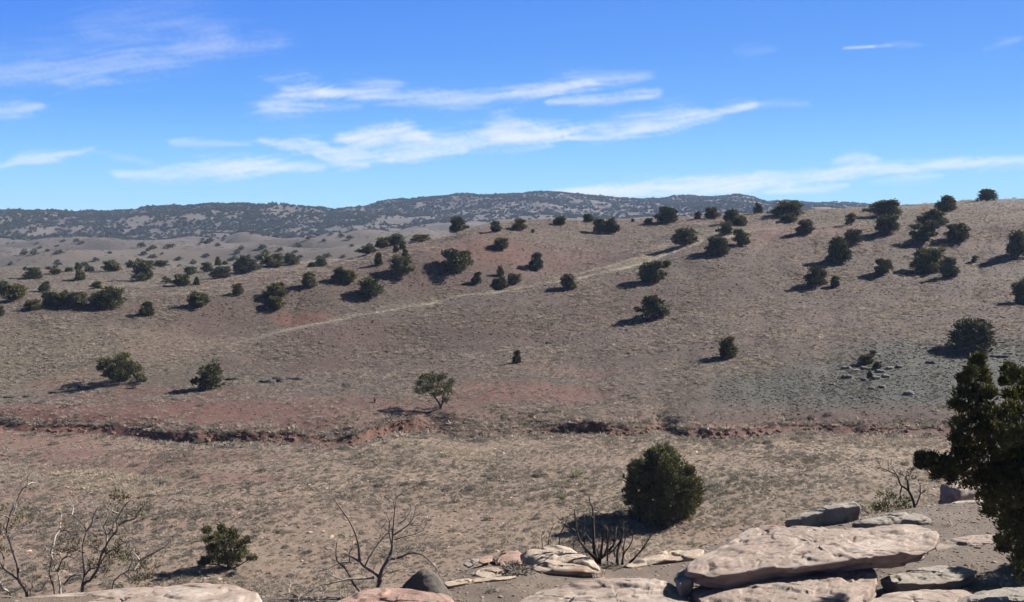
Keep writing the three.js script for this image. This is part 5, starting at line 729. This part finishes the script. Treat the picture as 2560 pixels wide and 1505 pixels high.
snag('dead_tree', 'bare grey dead tree with arching limbs beside the dark boulder', 'dead tree', [1340, 1235], 14.6, [
  [[[1340, 1235], [1370, 1160], [1300, 1090], [1210, 1030], [1160, 980], [1080, 935], [1010, 905]], 22, 7, 0, .1],
  [[[1160, 985], [1152, 850], [1120, 720], [1060, 590], [990, 490], [920, 390], [860, 290]], 11, 2, 0, -.1],
  [[[1210, 1035], [1250, 950], [1310, 850], [1370, 770], [1440, 700]], 8, 2, 0, .15], [[[1345, 800], [1366, 740], [1376, 660]], 4, 1.4],
  [[[1345, 1190], [1385, 1050], [1440, 960], [1470, 880], [1480, 750], [1490, 600], [1500, 480], [1488, 400]], 16, 3, 0, .1],
  [[[1500, 480], [1520, 360], [1570, 330], [1635, 275]], 4, 1.3], [[[1470, 820], [1445, 700], [1452, 600], [1420, 530]], 6, 2], [[[1486, 730], [1560, 680], [1640, 620], [1682, 550], [1705, 450]], 7, 2], [[[1640, 628], [1740, 632], [1812, 580], [1836, 515]], 4, 1.4], [[[1496, 770], [1600, 742], [1690, 720], [1780, 680]], 5, 1.4], [[[1540, 620], [1600, 575], [1655, 485]], 4, 1.3],
  [[[1440, 965], [1550, 942], [1620, 912], [1690, 900], [1770, 920], [1830, 970], [1900, 1050], [1940, 1130]], 10, 2, 0, -.3],
  [[[1300, 1140], [1200, 1150], [1060, 1152], [900, 1190], [750, 1222], [690, 1270], [590, 1310], [560, 1350]], 10, 4, 1, -.5],
  [[[1160, 1275], [1100, 1200], [1060, 1120], [1010, 1040], [940, 980], [930, 880], [942, 780]], 11, 2, 0, -.2], [[[1085, 990], [1000, 990], [920, 1020], [840, 1060], [760, 1075]], 6, 1.6, 1], [[[1000, 1160], [930, 1140], [850, 1100], [760, 1108]], 5, 1.5, 1], [[[1062, 985], [1060, 900], [1090, 850]], 5, 1.5], [[[1350, 1170], [1420, 1080], [1480, 1090], [1560, 1060]], 5, 1.5, 1], [[[1380, 1060], [1450, 1020], [1500, 990], [1560, 1000]], 4, 1.3, 1],
  [[[640, 1385], [560, 1320], [470, 1290], [390, 1310]], 12, 3, 0, -.3], [[[475, 1295], [480, 1240], [495, 1200]], 4, 1.3, 1],
], [deadWood, paleWood], { crop: D1, twigs: 8, twig: 62, spread: .35, rootRow: 1225 });
const D2 = [1150, 1150, 3.877];
snag('dead_bush', 'black bare bush of upright stems behind the pale slab', 'dead bush', [1350, 1020], 16.2, [
  [[[1345, 1030], [1310, 920], [1300, 820], [1292, 700], [1290, 560], [1285, 460], [1262, 420], [1250, 350]], 22, 3, 0, .1], [[[1325, 960], [1220, 860], [1160, 780], [1130, 680], [1120, 580], [1108, 480]], 15, 3, 0, -.2], [[[1132, 700], [1060, 650], [1000, 610], [930, 540]], 7, 1.6], [[[1340, 950], [1330, 880], [1280, 800], [1210, 700]], 11, 3], [[[1220, 900], [1195, 720], [1215, 580]], 8, 2], [[[1355, 1000], [1370, 880], [1382, 760], [1392, 640]], 15, 4, 0, -.3], [[[1365, 950], [1440, 880], [1500, 800], [1510, 700], [1522, 640]], 12, 3], [[[1525, 1010], [1530, 880], [1562, 800], [1582, 700], [1582, 620]], 16, 5, 0, .3], [[[1375, 940], [1480, 880], [1545, 800], [1562, 740]], 10, 3], [[[1570, 1000], [1592, 900], [1640, 840], [1670, 780], [1676, 720]], 9, 2.5, 0, -.2], [[[1578, 985], [1585, 850], [1602, 760]], 9, 3], [[[1640, 1005], [1700, 940], [1770, 860], [1820, 780], [1858, 715]], 9, 4, 0, -.2], [[[1430, 985], [1430, 820], [1422, 660]], 8, 3], [[[1400, 930], [1440, 780], [1445, 690]], 7, 2.5], [[[1290, 560], [1260, 530], [1240, 520]], 4, 1.5], [[[1600, 760], [1600, 680], [1585, 640]], 5, 2], [[[1500, 930], [1490, 800], [1490, 700]], 7, 2],
], [burntWood], { crop: D2, twigs: 7, twig: 46, spread: .5, rootRow: 980 });
snag('dead_bush', 'three thin dead stems rising behind the pale slab', 'dead bush', [960, 840], 16.8, [[[[958, 850], [970, 730], [1010, 640], [1048, 548]], 8, 2.5], [[[855, 850], [870, 720], [906, 628]], 6, 2], [[[800, 845], [795, 780], [788, 730]], 5, 2], [[[1098, 880], [1105, 800], [1104, 745]], 6, 2]], [burntWood], { crop: D2, twigs: 5, twig: 40, spread: .1, rootRow: 800 });
const D3 = [0, 1150, 3.877];
snag('half_dead_bush', 'twisted half dead bush cut by the left edge', 'dead bush', [250, 1310], 14.2, [
  [[[262, 1310], [190, 1180], [170, 1020], [130, 900], [90, 780], [60, 700], [80, 600], [100, 520], [140, 440], [180, 360], [210, 290], [268, 240], [262, 180], [290, 128]], 22, 2, 0, .1], [[[268, 240], [310, 216], [362, 215]], 4, 1.3, 1], [[[90, 560], [40, 540], [-10, 580]], 8, 3, 0], [[[88, 770], [180, 690], [260, 640], [335, 605]], 11, 2, 1], [[[190, 1170], [120, 1110], [40, 1050], [-5, 970]], 11, 5], [[[110, 1315], [40, 1270], [-5, 1185]], 14, 8, 1], [[[130, 520], [150, 480], [160, 430]], 5, 2, 1], [[[40, 960], [20, 900], [-10, 860]], 6, 3], [[[290, 1310], [320, 1240], [340, 1160], [360, 1120]], 6, 2], [[[320, 1240], [300, 1180], [270, 1120]], 4, 1.5],
], [deadWood, paleWood], { crop: D3, twigs: 8, twig: 62, spread: .35, rootRow: 1280, leaves: [[220, 530, 70], [180, 640, 60], [40, 640, 60], [280, 590, 50], [20, 780, 60], [20, 900, 60], [60, 470, 40]], leafy: 1.85 });
snag('half_dead_bush', 'silver forked bare bush second from the left edge', 'dead bush', [560, 1285], 14.3, [
  [[[585, 1290], [572, 1130], [535, 1040], [500, 920], [490, 890], [440, 850], [400, 800]], 15, 2, 1, .1], [[[495, 910], [520, 800], [540, 730], [580, 680], [582, 600], [600, 520]], 10, 2, 1], [[[530, 1290], [480, 1130], [490, 1020], [500, 960]], 10, 4, 0], [[[560, 1080], [600, 970], [650, 930], [720, 955]], 8, 2, 0], [[[585, 690], [640, 680], [700, 730]], 6, 2], [[[340, 1270], [400, 1260], [440, 1200], [470, 1150]], 8, 3], [[[440, 860], [420, 880], [395, 790]], 4, 1.4]],
  [deadWood, paleWood], { crop: D3, twigs: 8, twig: 58, spread: .35, rootRow: 1270, leaves: [[600, 780, 50], [560, 880, 60], [620, 640, 50], [650, 1000, 50], [470, 990, 45]], leafy: 1.48 });
snag('half_dead_bush', 'largest half dead bush with thin brown foliage near the bottom left', 'dead bush', [810, 1250], 14.3, [
  [[[800, 1255], [820, 1130], [810, 980], [800, 850], [820, 750], [842, 680], [800, 620], [740, 560], [700, 530], [650, 524]], 18, 3, 0, .1], [[[700, 532], [712, 460], [690, 420]], 5, 2, 1], [[[842, 690], [890, 620], [902, 560], [930, 490], [952, 450], [920, 438]], 9, 2.5, 1], [[[805, 1250], [870, 1170], [950, 1050], [980, 920], [1020, 860], [1060, 770], [1130, 690], [1142, 620], [1118, 590], [1160, 520], [1200, 450], [1262, 388]], 19, 2.5, 0, -.3], [[[1140, 640], [1220, 590], [1300, 572], [1350, 490], [1405, 435]], 8, 2], [[[1030, 840], [1032, 720], [1010, 640], [1050, 560], [1072, 490]], 9, 2, 1], [[[1035, 740], [1090, 660], [1100, 610]], 6, 2], [[[960, 1020], [1040, 900], [1120, 860], [1200, 800]], 7, 2], [[[1000, 860], [940, 870], [880, 820]], 7, 2], [[[1160, 520], [1100, 500], [1030, 450]], 5, 1.5, 1], [[[815, 900], [760, 880], [700, 840]], 6, 2], [[[830, 1110], [870, 1060], [960, 1040]], 8, 3], [[[620, 1210], [690, 1130], [790, 1110]], 8, 3]],
  [deadWood, paleWood], { crop: D3, twigs: 9, twig: 66, spread: .4, rootRow: 1235, leaves: [[1150, 360, 80], [1080, 420, 60], [1230, 420, 55], [1380, 420, 70], [1330, 540, 50], [1100, 500, 50], [1110, 860, 80], [1180, 820, 60], [1060, 960, 80], [950, 850, 70], [920, 780, 55], [720, 850, 65], [760, 800, 50], [1200, 930, 60], [930, 1000, 60], [980, 1100, 60], [700, 900, 50], [1060, 700, 40]], leafy: 2.12 });
snag('half_dead_bush', 'low sprawling half dead bush behind the bottom left slab', 'dead bush', [1100, 1215], 14.6, [
  [[[1095, 1220], [1180, 1110], [1280, 1060], [1400, 1040]], 14, 4, 1, .1], [[[1300, 1060], [1350, 975], [1300, 905], [1260, 865]], 9, 2, 1], [[[1345, 980], [1440, 930], [1530, 880], [1600, 842], [1662, 765]], 9, 2, 1], [[[1330, 1060], [1340, 1130], [1350, 1190]], 6, 2], [[[1240, 1080], [1280, 980], [1285, 950]], 5, 2], [[[1200, 1100], [1250, 1150], [1250, 1190]], 5, 2]],
  [deadWood, paleWood], { crop: D3, twigs: 9, twig: 62, spread: .4, rootRow: 1200, leaves: [[1350, 1040, 70], [1440, 1000, 80], [1470, 1070, 60], [1250, 900, 70], [1210, 960, 60], [1400, 1130, 60], [1280, 1150, 50], [1440, 1140, 45]], leafy: 2.12 });
const D4 = [2000, 1050, 3.255];
snag('dead_tree', 'small dark dead tree leaning left at the ledge rim on the right', 'dead tree', [938, 745], 19.6, [
  [[[938, 752], [920, 650], [880, 570], [820, 530], [800, 470], [770, 420], [740, 385]], 17, 2, 0, .1], [[[775, 440], [720, 415], [660, 388]], 5, 1.5], [[[882, 570], [875, 500], [860, 460], [892, 448]], 8, 2], [[[880, 500], [910, 480], [900, 440]], 4, 1.4], [[[945, 690], [980, 600], [976, 515]], 5, 1.5], [[[830, 540], [815, 600], [820, 660]], 5, 2]],
  [burntWood], { crop: D4, twigs: 8, twig: 52, spread: .3, rootRow: 720 });
// green scrub at its foot
{
  const g = at3(2240, 1292, 19.8), y0 = groundAt(g[0], g[2]), t = thing('scrub_juniper', 'dark low juniper scrub at the foot of the small dead tree', 'juniper'), f = new Faces(), rand = rng(818); t.position.set(g[0], y0, g[2]);
  clumps(f, [[2190, 1268, 22], [2215, 1252, 24], [2240, 1262, 26], [2262, 1272, 20], [2180, 1284, 18], [2215, 1280, 24], [2250, 1284, 20], [2212, 1238, 12], [2275, 1262, 14]].map(([px, py, r]) => { const p = at3(px, py, 19.8 + (rand() - .5) * .4); return [p[0] - g[0], p[1] - y0, p[2] - g[2], r * 19.8 / F]; }), rand, { density: 1.5, clump: .07, each: 14, leaf: .06, wide: .4, tones: olive, floor: -1, whole: true });
  part('stem', limb([[0, -.25, 0], [.02, .08, .02], [-.05, .25, 0]], .03, .01), bark, t); part('crown', f.geometry(), needle, t);
}
// red brown stump above the wash
{ const g = ground(937, 1006, 50), m = -g.z / F, t = thing('dead_stump', 'tiny red brown dead stump left of the two stemmed juniper', 'stump'); t.position.set(g.x, g.y, g.z); const red = new THREE.MeshStandardMaterial({ name: 'red dead wood', color: new THREE.Color().setRGB(.12, .05, .03), roughness: .9 }); [[-4, 14], [0, 18], [5, 12], [2, 8]].forEach(([a, b], k) => part('stem', limb([[0, -.1, 0], [a * m * .4, b * m * .5, .03 * k], [a * m, b * m, .05 * (k - 1)]], 2.2 * m, .8 * m, 5, .4, k), red, t)); }
// bunch grass and a round cushion on the lower slab
{
  const onSlab = (px, py, h) => { const d = ray(px, py), k = h / d[1]; return [d[0] * k, h, d[2] * k]; };
  const a = onSlab(1961, 1434, -4.78), ga = new THREE.Mesh(tuftShape(71, 90, .22, .8, .02, STRAW, .8), dry); ga.name = 'bunch_grass'; ga.userData = { label: 'thin dry bunch grass growing from the crack under the largest slab', category: 'grass' }; ga.position.set(a[0], a[1] - .02, a[2]); ga.scale.set(.36, .24, .3); scene.add(ga);
  const b = onSlab(1970, 1472, -4.80), gb = new THREE.Mesh(darkBush[0], dry); gb.name = numbered('cushion_shrub'); gb.userData = { label: 'dark cushion shaped shrub on top of the lower slab', category: 'shrub' }; gb.position.set(b[0], b[1] - .02, b[2]); gb.scale.set(.29, .17, .26); scene.add(gb);
}
// bleached stick lying on the lower slope
{ const g = ground(795, 1045, 60), t = new THREE.Mesh(limb([[-.45, .06, .1], [0, .12, 0], [.3, .16, -.1], [.55, .3, -.1]], .035, .012, 5, .3, 4), new THREE.MeshStandardMaterial({ name: 'bleached wood', color: new THREE.Color().setRGB(.45, .40, .35), roughness: .9 })); t.name = 'fallen_stick'; t.userData = { label: 'bleached stick lying on the red slope above the wash', category: 'stick' }; t.position.set(g.x, g.y - .04, g.z); scene.add(t); }

scene.traverse((o) => { if (o.isMesh) { o.castShadow = true; o.receiveShadow = true; } });
renderer.render(scene, camera);
